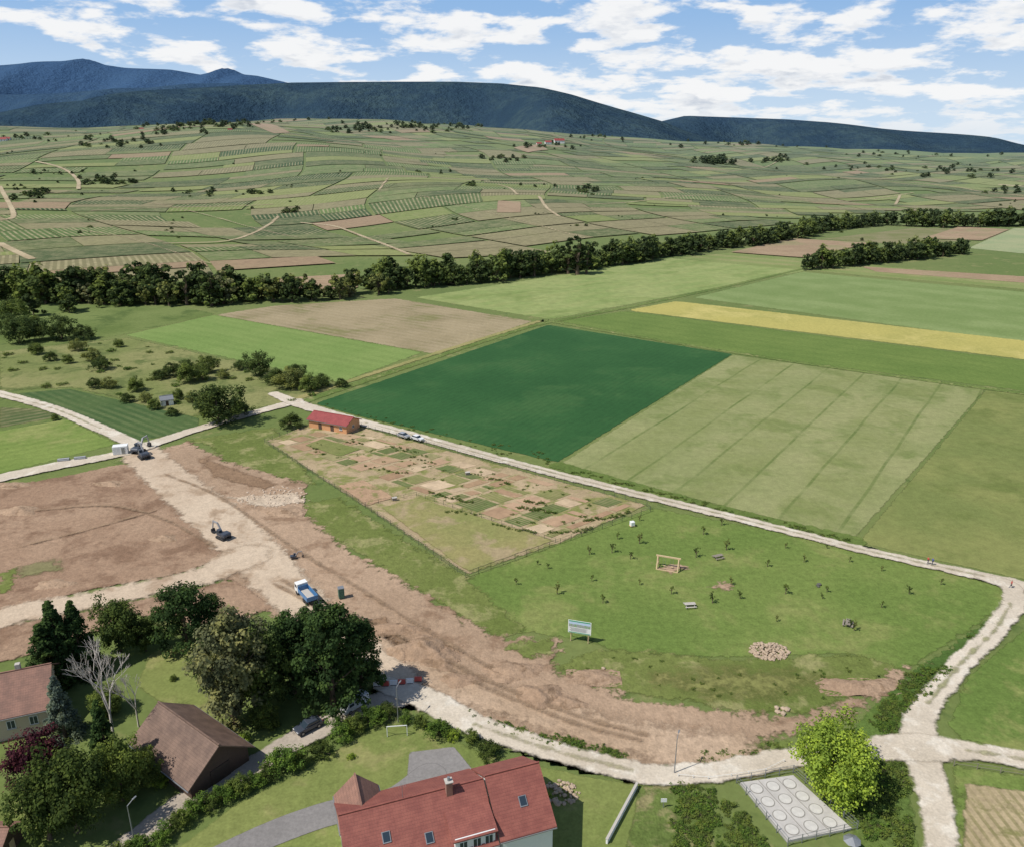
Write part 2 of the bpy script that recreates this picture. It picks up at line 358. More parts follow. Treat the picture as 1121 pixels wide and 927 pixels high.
# ------------------------------------------------------------ plain fields
fields=empty('crop_fields')
nd=normal_dir
MF=[
 ('ploughed_strip',[(236,345),(300,335),(432,327),(582,352),(478,388)],gmat('fallow_mat',C(158,144,110),C(142,130,96),C(120,126,76),cth=0.6,cs=0.03,amp=1,stripes=[((*nd((240,345),(478,388)),5,0.5,0.5),C(168,154,124),0.35)]),1,3),
 ('meadow_strip',[(138,367),(234,345),(462,386),(372,419)],gmat('meadow_strip_mat',C(108,144,66),C(118,150,74),amp=1,stripes=[((*nd((138,367),(372,419)),7,0.5,0.6),C(100,134,60),0.4)]),1,3),
 ('dark_green_crop',[(345,442),(600,356),(802,388),(610,506),(395,456)],gmat('dark_crop_mat',C(40,90,44),C(48,99,49),C(56,102,52),s1=0.015,cs=0.03,amp=0.4,con=0.28,s2=0.4,det=5,stripes=[((*nd((800,388),(610,506)),2.2,0.4,0.6),C(32,76,38),0.22)]),2,2),
 ('grain_field',[(802,389),(1078,427),(935,589),(612,509)],gmat('grain_mat',C(128,145,88),C(139,152,98),C(112,133,72),cth=0.57,cs=0.045,amp=0.5,con=0.36,s2=0.45,det=5,stripes=[((*nd((860,397),(672,525)),13.5,0.06,0.10),C(84,112,50),0.85),((*nd((860,397),(672,525)),27,0.6,0.5),C(118,136,74),0.5)]),2,1.8),
 ('right_meadow',[(1080,427),(1400,470),(1400,690),(1121,634),(940,594)],gmat('right_meadow_mat',C(110,130,66),C(124,139,74),C(102,122,58),cs=0.05,amp=0.5,con=0.4,s2=0.4,det=5),1,3),
 ('pale_field',[(455,326),(735,283),(885,296),(602,350)],gmat('pale_field_mat',C(124,152,80),C(138,160,92),C(112,140,68),cth=0.58,cs=0.02,amp=1.2,con=0.42,s2=0.2,det=5,stripes=[((*nd((455,326),(735,283)),14,0.4,0.6),C(142,160,92),0.4)]),1,4),
 ('pale_field',[(760,326),(878,298),(1400,345),(1400,414)],gmat('pale_field2_mat',C(124,152,88),C(112,142,76),amp=1.2,stripes=[((*nd((760,322),(1121,370)),28,0.5,0.4),C(104,136,68),0.5)]),1,4),
 ('rapeseed_strip',[(686,340),(740,330),(1400,405),(1400,428)],gmat('yellow_crop_mat',C(176,168,84),C(162,158,78),C(186,176,96),cs=0.03,amp=0.8),2,4),
 ('green_strip',[(612,352),(684,341),(1400,430),(1400,462),(1121,428),(806,388)],gmat('green_strip_mat',C(92,124,50),C(102,132,56),amp=0.8,stripes=[((*nd((700,345),(1121,400)),9,0.4,0.4),C(86,118,46),0.35)]),1,4),
 ('far_strip',[(740,283),(800,277),(880,284),(1121,306),(1400,330),(1400,341),(880,296)],gmat('far_strip_mat',C(112,138,68),C(124,146,80),amp=1.2,stripes=[((*nd((800,285),(1121,312)),22,0.5,0.1),C(142,150,94),0.7)]),1,5),
 ('brown_strip',[(942,292),(1121,303),(1300,314),(1300,322),(1121,310),(960,298)],BARE,3,4),
 ('brown_strip',[(900,262),(1000,250),(1121,252),(1090,262),(985,268)],gmat('brown_green_mat',C(136,130,92),C(112,124,70),amp=1),3,5),
 ('far_strip',[(1060,272),(1110,250),(1300,256),(1300,280),(1121,278)],gmat('pale_blue_crop_mat',C(136,160,112),C(150,166,120),amp=1),3,5),
 ('row_crop',[(20,431),(75,426),(218,458),(215,470),(150,483)],gmat('row_crop_mat',C(64,96,50),C(74,104,54),amp=0.4,stripes=[((*nd((20,431),(150,483)),3.0,0.5,0.3),C(96,120,70),0.6)]),2,1.5),
 ('row_crop',[(0,446),(40,448),(66,456),(0,468)],gmat('row_crop2_mat',C(74,98,52),C(112,116,74),amp=0.4,stripes=[((*nd((0,468),(66,456)),3.5,0.5,0.1),C(140,135,96),0.7)]),2,1.5),
 ('meadow_strip',[(-120,485),(0,472),(72,459),(128,486),(0,518),(-120,545)],gmat('meadow_left_mat',C(104,136,56),C(118,146,66),C(132,150,80),cs=0.04,amp=0.6,stripes=[((*nd((0,505),(120,482)),4,0.5,0.5),C(94,126,50),0.35)]),1,2),
 ('meadow_strip',[(-100,345),(0,332),(200,336),(236,344),(138,366),(60,378),(-100,372)],gmat('rough_meadow_mat',C(92,118,52),C(108,132,66),C(80,106,46),cs=0.05,amp=1),1,3),
 ('meadow_strip',[(0,385),(140,370),(300,405),(372,420),(330,440),(210,456),(80,424),(0,428)],gmat('scrub_mat',C(130,140,84),C(112,130,68),C(92,112,56),cs=0.07,cth=0.57,amp=1.5,soft=0.8,con=0.45),1,2),
]
for n,L,m,ly,ce in MF: patch(n,L,m,ly,ce,fields)
VERGE=gmat('grass_verge_mat',C(86,116,46),C(108,132,64),C(144,144,90),cs=0.3,cth=0.62,amp=0.8,soft=0.5,con=0.5)
road('field_boundary',[(330,441),(440,404),(560,364),(608,352),(740,326),(900,290)],3.5,VERGE,4,2,fields)
road('field_boundary',[(322,438),(400,412),(500,380),(590,352)],3.0,gmat('grass_track_mat',C(148,150,92),C(128,140,76),amp=0.6),5,2,fields)
road('field_boundary',[(600,352),(800,386),(1080,426),(1300,452)],3.5,VERGE,4,2,fields)
road('field_boundary',[(612,510),(780,556),(935,592)],5,gmat('weedy_verge_mat',C(78,108,42),C(98,124,54),cs=0.3,amp=0.8,con=0.5),4,1.2,fields)
# meadow park
MEAD=gmat('park_meadow_mat',C(96,127,52),C(108,135,60),C(122,140,72),cs=0.06,cth=0.58,amp=0.8,soft=0.4,con=0.5,bump=0.3,det=4)
MEADD=gmat('tall_grass_mat',C(108,127,60),C(96,118,50),C(142,142,88),cs=0.14,cth=0.58,amp=1.6,soft=0.6,con=0.5,bump=0.5,det=4)
patch('park_meadow',[(512,634),(612,595),(712,556),(860,583),(1000,616),(1090,640),(1104,655),(1060,690),(985,735),(930,715),(800,720),(680,715),(640,700),(560,690),(470,650)],MEAD,1,1.2)
patch('tall_grass',[(610,733),(650,712),(700,712),(800,722),(935,716),(985,730),(950,755),(880,782),(800,776),(700,760)],MEADD,2,1.0)
patch('tall_grass',[(330,552),(370,545),(410,570),(512,634),(575,690),(545,700),(470,655),(400,612),(340,575)],MEADD,2,1.0)
patch('tall_grass',[(205,482),(300,468),(345,530),(300,522),(245,506),(230,488)],MEADD,2,1.0)
patch('dry_grass',[(720,742),(800,737),(900,742),(850,762),(770,758)],gmat('dry_grass_mat',C(128,134,76),C(116,128,66),amp=3.5,soft=3,con=0.5),3,1.2)
patch('embankment',[(1108,660),(1098,690),(1050,728),(1010,770),(990,800),(955,810),(930,800),(960,770),(1000,735),(1060,695)],gmat('weeds_mat',C(70,104,40),C(86,118,46),cs=0.3,amp=1,con=0.5,bump=.6),4,0.9)
patch('tall_grass',[(505,778),(560,793),(640,812),(682,820),(690,834),(640,830),(560,808),(515,796)],gmat('weeds2_mat',C(74,104,42),C(94,120,50),cs=0.3,amp=1,con=0.6,bump=.6),3,0.8)
patch('tall_grass',[(755,822),(830,812),(865,812),(860,826),(760,838)],gmat('weeds3_mat',C(88,114,46),C(104,126,56),cs=0.3,amp=1,con=0.6,bump=.6),3,0.8)
patch('lower_meadow',[(1040,795),(1060,740),(1121,690),(1300,720),(1300,880),(1121,824),(1050,808)],gmat('low_meadow_mat',C(92,124,50),C(108,136,62),C(122,140,72),cs=0.1,amp=0.6,con=0.45,det=4),2,1.2)
patch('lower_meadow',[(1045,838),(1130,850),(1130,870),(1060,858),(1052,980),(1040,980)],MEAD,2,0.8)
patch('vine_plot',[(1058,858),(1250,885),(1250,1000),(1052,1000)],gmat('stubble_mat',C(176,160,124),C(158,142,108),C(126,132,80),cs=0.3,cth=0.62,amp=0.4,stripes=[((1,0.05,1.3,0.4,0.1),C(120,124,76),0.6)]),3,0.8)
# ------------------------------------------------------------ bare soil and gravel
SOIL=gmat('bare_soil_mat',C(176,150,124),C(162,137,112),C(142,116,92),cs=0.1,cth=0.57,amp=2.2,soft=0.8,con=0.4,bump=0.6,det=5)
SOIL2=gmat('excavated_soil_mat',C(154,126,102),C(166,139,114),C(134,107,85),cs=0.08,cth=0.55,amp=0.9,soft=0.4,con=0.42,bump=0.6,det=5)
GRAV=gmat('gravel_mat',C(204,194,176),C(190,179,160),C(212,205,190),cs=0.2,amp=0.5,soft=0.35,con=0.22)
GRAV2=gmat('worn_gravel_mat',C(198,180,156),C(186,166,142),C(168,146,121),cs=0.12,cth=0.58,amp=1.3,soft=0.9,con=0.25,bump=0.2)
patch('bare_soil',[(150,500),(205,484),(250,506),(335,530),(330,560),(372,598),(460,648),(540,697),(612,702),(604,735),(690,765),(800,783),(880,786),(950,757),(990,728),(984,742),(930,785),(845,806),(760,835),(690,842),(610,812),(520,792),(440,765),(385,720),(310,680),(230,625),(180,570)],SOIL,5,1.0)
patch('excavated_soil',[(-150,560),(0,534),(70,522),(135,508),(158,514),(205,560),(248,608),(200,628),(100,645),(0,672),(-150,705)],SOIL2,6,1.0)
patch('excavated_soil',[(-100,720),(0,686),(100,668),(200,648),(255,635),(300,665),(240,690),(150,672),(60,710),(-100,750)],SOIL2,7,1.0)
patch('weeds_on_soil',[(0,628),(20,622),(12,645),(0,650)],MEADD,8,0.8)
patch('weeds_on_soil',[(555,706),(600,700),(605,715),(575,722)],MEADD,8,0.8)
patch('weeds_on_soil',[(20,622),(60,612),(66,625),(24,632)],gmat('thin_weeds',C(124,122,80),C(136,124,92),amp=1.5,soft=1),8,0.8)
DARK=gmat('dark_soil_mat',C(130,104,80),C(144,118,92),amp=1.2,soft=0.8,con=0.4,bump=.6)  # darker brown tone for patches of soil
patch('soil_patch',[(408,680),(420,678),(452,715),(440,722)],DARK,8,0.7)
patch('soil_patch',[(250,545),(320,540),(335,550),(290,556)],gmat('rubble_mat',C(198,182,160),C(168,146,120),amp=1.5,soft=0.6,con=0.6,bump=.6),8,0.7)
patch('soil_patch',[(215,500),(250,512),(300,530),(290,536),(235,522)],DARK,8,0.7)
road('site_road',[(150,492,11),(180,520,11),(225,557,12),(262,590,12),(300,630,11),(340,670,8),(395,712,6),(445,748,6)],9,GRAV2,9,0.9)
road('site_road',[(-160,725,8),(0,678,8),(80,662,7),(160,645,7),(225,630,8),(268,610,11)],8,GRAV2,10,0.9)
road('site_road',[(330,680,5),(400,705,6),(480,745,6),(600,785,7),(720,815,8),(800,822,8)],6,gmat('rutted_soil_mat',C(184,160,134),C(168,143,116),amp=2,soft=1.6,con=0.4,bump=0.5),8,0.9)
RUT=gmat('wheel_rut_mat',C(156,132,106),C(146,122,96),amp=0.5,soft=0.6,con=0.4)
for L in ([(300,640),(360,672),(430,700),(520,748),(620,790),(700,812)],[(308,636),(368,668),(438,698),(528,744),(628,784),(706,806)],[(180,520),(240,545),(320,600),(400,650),(480,700),(560,745)],[(40,560),(120,555),(180,570),(235,600)],[(20,600),(100,580),(170,560)]):
    road('wheel_rut',L,0.4,RUT,16.5,0.45)
road('gravel_road',[(-200,560,7),(-60,537,6),(0,524,6),(60,511,6),(120,500,5),(150,492,6),(215,471,4.5),(270,455,4.5),(325,440,5)],5,GRAV,11,0.9)
road('gravel_road',[(-80,415),(0,432),(60,449),(110,470),(140,484),(155,492)],4.6,GRAV,12,1.0)
road('gravel_road',[(300,432,4),(330,444,5.5),(395,463,5),(450,477,4.5),(530,499,4.2),(610,520,4),(690,540,3.8),(760,557,3.6),(850,579,3.5),(940,602,3.3),(1020,620,3.3),(1085,634,4.2),(1160,652,4),(1300,690,4)],4,GRAV,13,0.9)
road('gravel_road',[(1078,633,4),(1104,642,4),(1110,660,4),(1088,692,3.6),(1045,735,3.6),(1014,775,3.8),(1004,805,5),(1010,835,5),(1022,870,4.2),(1030,927,4),(1036,1000,4)],4,GRAV,14,0.8)
road('gravel_road',[(425,752,4),(462,764,5),(520,795,4.6),(600,822,4),(690,845,3.8),(730,850,3.8),(790,845,3.8),(860,832,3.6),(940,823,4),(1000,820,6),(1060,824,4),(1121,834,3.6),(1300,870,3.6)],4,GRAV,15,0.8)
road('gravel_road',[(450,760,5),(400,775,4.6),(340,803,4.4),(280,838,4.2),(210,875,4),(160,912,4),(100,960,4)],4,gmat('lane_mat',C(184,174,160),C(168,158,144),amp=0.4,con=0.25),12,0.8)
GST=gmat('grass_centre_mat',C(150,150,110),C(168,162,130),amp=0.5,soft=0.5,con=0.4)
for L in ([(400,464),(450,477),(530,499),(610,520),(690,540),(760,557),(850,579),(940,602),(1020,620),(1075,632)],[(1106,662),(1088,692),(1045,735),(1016,772)],[(520,795),(600,822),(690,845)],[(1060,824),(1121,834),(1300,870)],[(0,432),(60,449),(110,470)]):
    road('track_centre_grass',L,0.25,GST,17,0.45)
LAWN=gmat('lawn_mat',C(106,130,60),C(120,138,70),C(134,144,84),cs=0.12,amp=0.3,con=0.38,det=4)
patch('lawn',[(155,960),(260,880),(330,845),(420,790),(470,800),(530,825),(640,850),(700,860),(680,960),(300,980)],LAWN,3,0.8)
patch('lawn',[(165,715),(230,690),(260,760),(240,800),(185,775),(150,750)],LAWN,3,0.8)
patch('lawn',[(0,880),(60,860),(50,940),(0,950)],LAWN,3,0.8)
ASPH=gmat('asphalt_mat',C(140,138,137),C(130,128,127),amp=0.05,soft=0.08,con=0.15)
patch('driveway',[(448,824),(497,818),(523,850),(520,875),(450,905),(380,890),(445,864)],ASPH,5,0.6)
road('driveway',[(470,850,5),(430,878,5),(370,888,4.4),(300,912,4.4),(230,945,4.4)],4,ASPH,6,0.6)
patch('parking_yard',[(700,850),(745,850),(760,880),(830,927),(840,960),(660,960),(690,900)],gmat('rank_grass_mat',C(86,112,48),C(102,126,58),C(140,134,90),cs=0.2,cth=0.56,amp=0.6,con=0.6,bump=.6),3,0.8)
patch('rank_grass',[(935,838),(990,836),(1005,940),(1005,1000),(940,1000),(935,900)],gmat('rank_grass2_mat',C(76,108,42),C(94,122,52),amp=0.6,con=0.6,bump=.6),3,0.8)
# ------------------------------------------------------------ allotments
def bil(q,u,w):
    q=[np.array(a) for a in q]; return tuple((1-u)*(1-w)*q[0]+u*(1-w)*q[1]+u*w*q[2]+(1-u)*w*q[3])
gard=empty('allotment_garden')
patch('garden_ground',[(292,483),(345,463),(395,468),(708,553),(612,594),(512,628)],gmat('garden_ground_mat',C(178,158,124),C(162,144,110),C(122,134,70),cs=0.15,cth=0.54,amp=0.5,con=0.35),4,0.9,gard)
GM=vinemat('garden_bed_mat',0.9,C(174,148,118),0.5)
rng=random.Random(11)
Q1=GL([(302,484),(366,468),(700,553),(606,591)])
beds=[]
ws=0.0
while ws<0.97:
    dw=rng.uniform(0.03,0.075); u=0.0
    while u<0.93:
        du=rng.uniform(0.08,0.3); u1=min(1,u+du)
        a,b,c,d=(u+0.015,ws+0.004),(u1-0.015,ws+0.004+rng.uniform(0,.006)),(u1-0.015,min(0.99,ws+dw)),(u+0.015,min(0.99,ws+dw-rng.uniform(0,.006)))
        r=rng.random(); j=rng.uniform(-16,8)
        if r<0.46: col=C(174+j,144+j,114+j)[:3]+(0.3,)
        elif r<0.58: col=C(194+j*.5,172+j*.5,140+j*.5)[:3]+(0.2,)
        elif r<0.72: col=C(118,132,72)[:3]+(0.9,)
        elif r<0.88: col=C(138,138,88)[:3]+(1,)
        else: col=C(88,114,56)[:3]+(0.9,)
        if rng.random()<0.88: beds.append(([bil(Q1,p[0],p[1]) for p in (a,b,c,d)],col,rng.random()<0.5))
        u=u1
    ws+=dw+0.006
patchwork('garden_beds',beds,GM,6*LZ,50,gard)
patch('garden_grass_plot',[(418,556),(456,545),(606,592),(512,626)],gmat('plot_grass_mat',C(124,138,74),C(142,144,88),C(160,144,108),cs=0.1,cth=0.56,amp=0.4),7,0.8,gard)
patch('garden_grass_plot',[(334,488),(352,481),(395,492),(372,500)],gmat('plot_grass2_mat',C(108,128,62),C(124,134,76),amp=0.3),8,0.7,gard)
patch('garden_bed',[(370,532),(398,526),(432,545),(402,554)],gmat('plot_soil_mat',C(184,154,122),C(170,140,110),C(120,128,72),cs=0.3,cth=0.6,amp=0.3),8,0.7,gard)
# ------------------------------------------------------------ vegetation prototypes
BARK=pmat('bark_mat',C(96,82,66),0.9,var=0.3)
PALEB=pmat('pale_bark_mat',C(196,188,180),0.9,var=0.3)
LM={k:leafmat('leaf_'+k,C(*c,1.0)) for k,c in dict(dark=(72,98,46),mid=(94,122,54),bright=(136,176,52),pine=(60,92,48),spruce=(98,124,112),purple=(84,46,60),olive=(112,132,68),grey=(120,136,94),weed=(100,134,56),hedge=(88,128,48),crop=(92,132,56)).items()}
def tube(V,Fc,p0,p1,r0,r1,n=6):
    p0=np.array(p0,float);p1=np.array(p1,float); d=p1-p0; d/=np.linalg.norm(d)+1e-9
    a=np.cross(d,[0.3,0.9,0.1]); a/=np.linalg.norm(a)+1e-9; b=np.cross(d,a); k=len(V)
    for p,r in ((p0,r0),(p1,r1)):
        for i in range(n):
            t=2*math.pi*i/n; V.append(tuple(p+r*(math.cos(t)*a+math.sin(t)*b)))
    for i in range(n): Fc.append((k+i,k+(i+1)%n,k+n+(i+1)%n,k+n+i))
def tree_mesh(name,kind,leaf,Ht,W,nc,nl,ls,seed,th=0.25,bark=None):
    g=np.random.default_rng(seed); V=[];Fc=[]; bark=bark or BARK
    cen=[];rad=[]
    if kind in('broad','bush','poplar'):
        z0=th*Ht; cz=(z0+Ht)/2; rz=(Ht-z0)/2; cr=W/2
        ph=g.uniform(0,6.28,4)
        for i in range(nc):
            d=g.normal(size=3); d/=np.linalg.norm(d)
            if kind=='bush': d[2]=abs(d[2])*0.9-0.1
            f=g.uniform(0.35,0.86) if i%3 else g.uniform(0.72,1.0)
            az=math.atan2(d[1],d[0]); lump=1+0.13*math.sin(2*az+ph[0])+0.10*math.sin(3*az+ph[1])+0.11*math.sin(4*d[2]+ph[2])
            zz=(cz if kind!='bush' else 0.25*Ht)+d[2]*(rz if kind!='bush' else 0.75*Ht)*f*lump
            cen.append((d[0]*cr*f*lump,d[1]*cr*f*lump,max(0.05*Ht,zz))); rad.append(W*g.uniform(0.09,0.17)*(0.8 if kind=='poplar' else 1))
    elif kind=='conifer':
        for i in range(nc):
            z=g.uniform(0,1)**1.3; r=(1-z)**0.85*W/2*g.uniform(0.5,1.05); a=g.uniform(0,6.28)
            cen.append((r*math.cos(a),r*math.sin(a),Ht*(th+(0.98-th)*z)-r*0.12)); rad.append(W*(0.06+0.11*(1-z)))
    elif kind=='pine':
        for i in range(nc):
            z=g.uniform(0,1); a=g.uniform(0,6.28); r=W/2*math.sqrt(max(0.05,1-(z*0.9)**2))*g.uniform(0.25,1.0)
            cen.append((r*math.cos(a),r*math.sin(a),Ht*(th+(0.95-th)*z))); rad.append(W*g.uniform(0.09,0.16))
    cen=np.array(cen); rad=np.array(rad)
    ttop=Ht*(0.9 if kind in('conifer','pine','poplar') else 0.55); tr=0.022*Ht+0.05
    if kind!='bush':
        segs=5; pts=[(0,0,0)]
        for i in range(1,segs+1): pts.append((g.normal()*0.012*Ht*i/2,g.normal()*0.012*Ht*i/2,ttop*i/segs))
        for i in range(segs): tube(V,Fc,pts[i],pts[i+1],tr*(1-0.8*i/segs)*(1.35 if i==0 else 1),tr*(1-0.8*(i+1)/segs),8)
    for i in g.choice(len(cen),min(len(cen),14),replace=False):
        c=cen[i]; zb=min(ttop*0.95,max(0.1*Ht if kind!='bush' else 0,c[2]*0.55)); tube(V,Fc,(0,0,zb*0.9),c,tr*0.35,tr*0.08,5)
    nb=len(Fc); vb=len(V)
    ci=np.repeat(np.arange(nc),nl); N=len(ci)
    d=g.normal(size=(N,3)); d/=np.linalg.norm(d,axis=1)[:,None]
    rr=g.uniform(0.25,1,N)**0.6*(1+0.15*g.normal(size=N))
    sc=np.array([1,1,0.5 if kind=='pine' else (0.65 if kind=='conifer' else 0.8)])
    P=cen[ci]+d*(rad[ci]*rr)[:,None]*sc
    P[:,2]=np.maximum(P[:,2],0.03)
    nrm=d*0.8+g.normal(size=(N,3))*0.45+np.array([0,0,0.7]); nrm/=np.linalg.norm(nrm,axis=1)[:,None]
    a=np.cross(nrm,g.normal(size=(N,3))); a/=np.linalg.norm(a,axis=1)[:,None]; b=np.cross(nrm,a)
    s=(ls*g.uniform(0.6,1.3,N))[:,None]
    q=np.stack([P-a*s*0.5-b*s*0.25,P+a*s*0.1-b*s*0.5,P+a*s*0.55+b*s*0.1,P-a*s*0.1+b*s*0.5],1).reshape(-1,3)
    cl=g.uniform(0.6,1.35,nc)[ci]*g.uniform(0.8,1.2,N)
    lc=np.concatenate([np.ones(vb),np.repeat(cl,4)])
    Vn=np.vstack([np.array(V).reshape(-1,3),q]); Qn=np.vstack([np.array(Fc).reshape(-1,4),np.arange(4*N).reshape(N,4)+vb])
    return np_mesh(name,Vn,Qn,[bark,LM[leaf]],{'lc':('FLOAT',lc)},midx=np.concatenate([np.zeros(nb),np.ones(N)]))
def bare_mesh(name,Ht,seed):
    g=random.Random(seed); V=[];Fc=[]
    def br(p,d,l,r,dep):
        q=[p[i]+d[i]*l for i in range(3)]; tube(V,Fc,p,q,r,r*0.65,5)
        if dep==0: return
        for k in range(3 if dep>1 else 4):
            nd_=[d[i]*0.9+g.gauss(0,0.33) for i in range(3)]; nd_[2]+=0.35; m=math.sqrt(sum(x*x for x in nd_)); nd_=[x/m for x in nd_]
            br(q,nd_,l*g.uniform(0.6,0.82),r*0.58,dep-1)
    br((0,0,0),(0.02,0.02,1),Ht*0.27,Ht*0.014,5)
    return np_mesh(name,V,Fc,[PALEB])
far=[tree_mesh('ft%d'%i,k,l,10,w,nc,nl,ls,50+i,th=0.0) for i,(k,l,w,nc,nl,ls) in enumerate([('broad','dark',7,38,30,0.75),('broad','mid',8,38,30,0.75),('broad','dark',8.5,40,30,0.78),('broad','olive',7,34,30,0.72),('bush','mid',10,34,28,0.78),('broad','grey',6.5,34,28,0.72),('poplar','dark',4.2,36,36,0.5)])]
B1=tree_mesh('b1','broad','dark',10,8.5,130,80,0.31,1,0.08)
B2=tree_mesh('b2','broad','mid',10,9,130,80,0.31,2,0.08)
B3=tree_mesh('b3','broad','grey',10,6.5,130,75,0.28,3,0.06)
BR=tree_mesh('br','broad','bright',10,11,200,80,0.30,4,0.03)
PU=tree_mesh('pu','broad','purple',10,10,120,75,0.34,5,0.08)
PI=tree_mesh('pi','pine','pine',10,7.0,150,75,0.27,6,0.10)
PI2=tree_mesh('pi2','pine','pine',10,11,120,80,0.34,16,0.12)
CO=tree_mesh('co','conifer','pine',10,6.0,170,60,0.29,8,0.02)
SP=tree_mesh('sp','conifer','spruce',10,6.0,140,60,0.29,9,0.02)
BU=[tree_mesh('bu%d'%i,'bush',l,4,4.6,54,60,0.19,20+i) for i,l in enumerate(['hedge','mid','bright','dark'])]
MB=[tree_mesh('mb%d'%i,k,l,10,11,72,62,0.45,30+i,0.0) for i,(k,l) in enumerate([('broad','dark'),('bush','mid'),('broad','mid'),('bush','olive'),('bush','dark')])]
SA=[tree_mesh('sa%d'%i,'broad',l,3,1.7,14,26,0.17,40+i,0.35) for i,l in enumerate(['dark','mid','olive'])]
WE=[tree_mesh('we%d'%i,'bush',l,1.2,2.4,22,24,0.16,60+i) for i,l in enumerate(['weed','hedge','mid'])]
def plant(name,me,u,v,hs,parent=None,ws=None,rot=None):
    x,y=G(u,v); s=hs; w=ws or s
    return obj(name,me,parent,(x,y,h1(x,y)),rot if rot is not None else random.uniform(0,6.28),(w,w,s))
for n,me,u,v,s,w in [('cypress_tree',CO,70,742,1.5,1.45),('cypress_tree',CO,92,735,1.4,1.2),('cypress_tree',CO,56,754,1.25,1.3),('deciduous_tree',B1,132,712,1.1,0.95),('pine_tree',PI2,205,705,1.2,1.0),('pine_tree',PI2,232,690,0.75,0.6),
   ('deciduous_tree',B3,258,795,2.0,1.6),('deciduous_tree',B1,292,775,1.5,1.15),('pine_tree',PI,322,758,1.5,1.25),('pine_tree',PI,366,776,1.95,1.55),('pine_tree',PI,396,755,1.4,1.1),('pine_tree',PI,345,745,1.4,1.1),
   ('copper_beech_tree',PU,45,862,0.95,0.8),('blue_spruce_tree',SP,72,806,1.1,0.9),('deciduous_tree',B1,85,910,1.4,1.0),('deciduous_tree',B1,55,918,1.1,0.9),('deciduous_tree',B2,135,875,1.0,0.75),('fruit_tree',B2,163,860,0.6,0.5),
   ('maple_tree',BR,910,866,1.12,1.0),('deciduous_tree',B2,118,780,0.5,0.6),('fruit_tree',B2,290,795,0.45,0.5),('spruce_tree',CO,122,852,1.35,0.9),('deciduous_tree',B1,240,752,1.0,0.8),('deciduous_tree',B1,160,712,0.7,0.6)]:
    plant(n,me,u,v,s,ws=w)
plant('bare_tree',bare_mesh('bare',19,3),126,812,1.0)
plant('bare_tree',bare_mesh('bare2',13,5),152,795,0.9)
hg=empty('garden_hedge')
for u,v,s,k in [(178,920,.8,0),(196,905,.85,1),(213,890,.9,0),(232,884,.8,3),(247,876,.9,0),(263,868,1.0,1),(280,860,.75,0),(292,852,.8,3),(312,842,1.35,0),(330,838,.8,1),(352,826,.9,3),(372,808,1.1,0),(390,800,1.0,1),(408,792,1.1,0),(424,784,.85,3),(444,790,.6,0),(460,796,.75,1),(480,806,1.0,0),(497,808,.6,2),(516,812,.75,1),(535,828,.95,3),(130,942,.9,1),(150,932,.8,0)]:
    plant('hedge_shrub',BU[k],u,v,s*0.85,hg,ws=s*0.85)
for u,v,s,k in [(268,812,.6,2),(300,798,.6,1),(385,830,.35,2),(600,872,.3,2),(175,860,.7,2),(190,850,.6,0),(20,840,.5,1),(190,745,.4,1)]:
    plant('shrub',BU[k],u,v,s*0.8)
sc=[(208,418,.75,1),(190,412,.55,4),(228,408,.6,2),(285,412,.8,0),(300,420,.6,4),(318,425,.75,3),(340,428,.6,1),(352,424,.5,4),(240,464,1.1,0),(228,452,.7,1),(262,455,.6,4),(110,405,.55,4),(102,395,.5,3),(68,372,.95,0),(92,372,.7,4),(22,376,1.0,0),(15,352,1.0,2),(40,388,.5,1),(55,395,.4,4),(75,398,.35,1),(150,428,.5,1),(140,440,.35,4),(160,440,.35,3),(195,437,.35,1),(175,415,.4,4),(120,425,.4,3),(105,425,.4,4),(60,460,.2,1),(318,468,.5,4),(210,440,.35,3),(130,380,.35,1),(35,362,.7,1),(262,405,.4,4),(170,448,.35,1),(190,455,.3,4),(375,424,.35,4),(48,372,.8,4),(205,410,.5,0),(325,415,.5,0),(222,416,.5,2),(245,414,.35,3),(12,365,.8,0),(85,384,.5,3)]
for u,v,s,k in sc: plant('field_tree' if s>0.5 else 'field_shrub',MB[k],u,v,s*1.25,ws=s*1.3)
# riverside tree belt
rv=empty('riverside_tree_row'); rr=random.Random(3)
def belt(L,spc,hs,parent,wid=8,protos=(0,1,2,0,2,3,4)):
    P=[np.array(G(*p)) for p in L]
    for a,b in zip(P[:-1],P[1:]):
        l=np.linalg.norm(b-a); n=max(1,int(l/spc))
        for i in range(n):
            q=a+(b-a)*(i+rr.random())/n+np.array([rr.uniform(-wid,wid),rr.uniform(-wid,wid)])
            s=hs*rr.uniform(0.55,1.15); me=far[rr.choice(protos)]; k=rr.uniform(.9,1.3)
            obj('belt_tree',me,parent,(q[0],q[1],h1(*q)-0.3),rr.uniform(0,6.28),(s*k,s*k,s))
belt([(-250,335),(-80,333),(0,329),(60,329),(200,332),(275,330)],2.3,2.0,rv,10,(0,1,2,3,5,2,4))
belt([(275,330),(345,328),(420,320)],3.4,1.5,rv,6,(0,5,2,3))
belt([(390,318),(450,314),(510,310),(560,304),(600,298),(650,292),(700,286)],2.6,1.8,rv,8,(0,1,2,2,4))
belt([(700,286),(760,275),(850,265),(900,253),(950,247)],3.0,1.5,rv,9,(0,2,1))
belt([(960,247),(1040,249),(1121,247),(1300,253)],4.0,1.8,rv,10,(0,2,1))
belt([(0,344),(70,342),(130,336)],7,1.2,rv,8)
r2=empty('field_tree_row')
belt([(888,295),(930,291),(1000,283),(1060,277)],3.2,1.5,r2,6,(0,2,1))
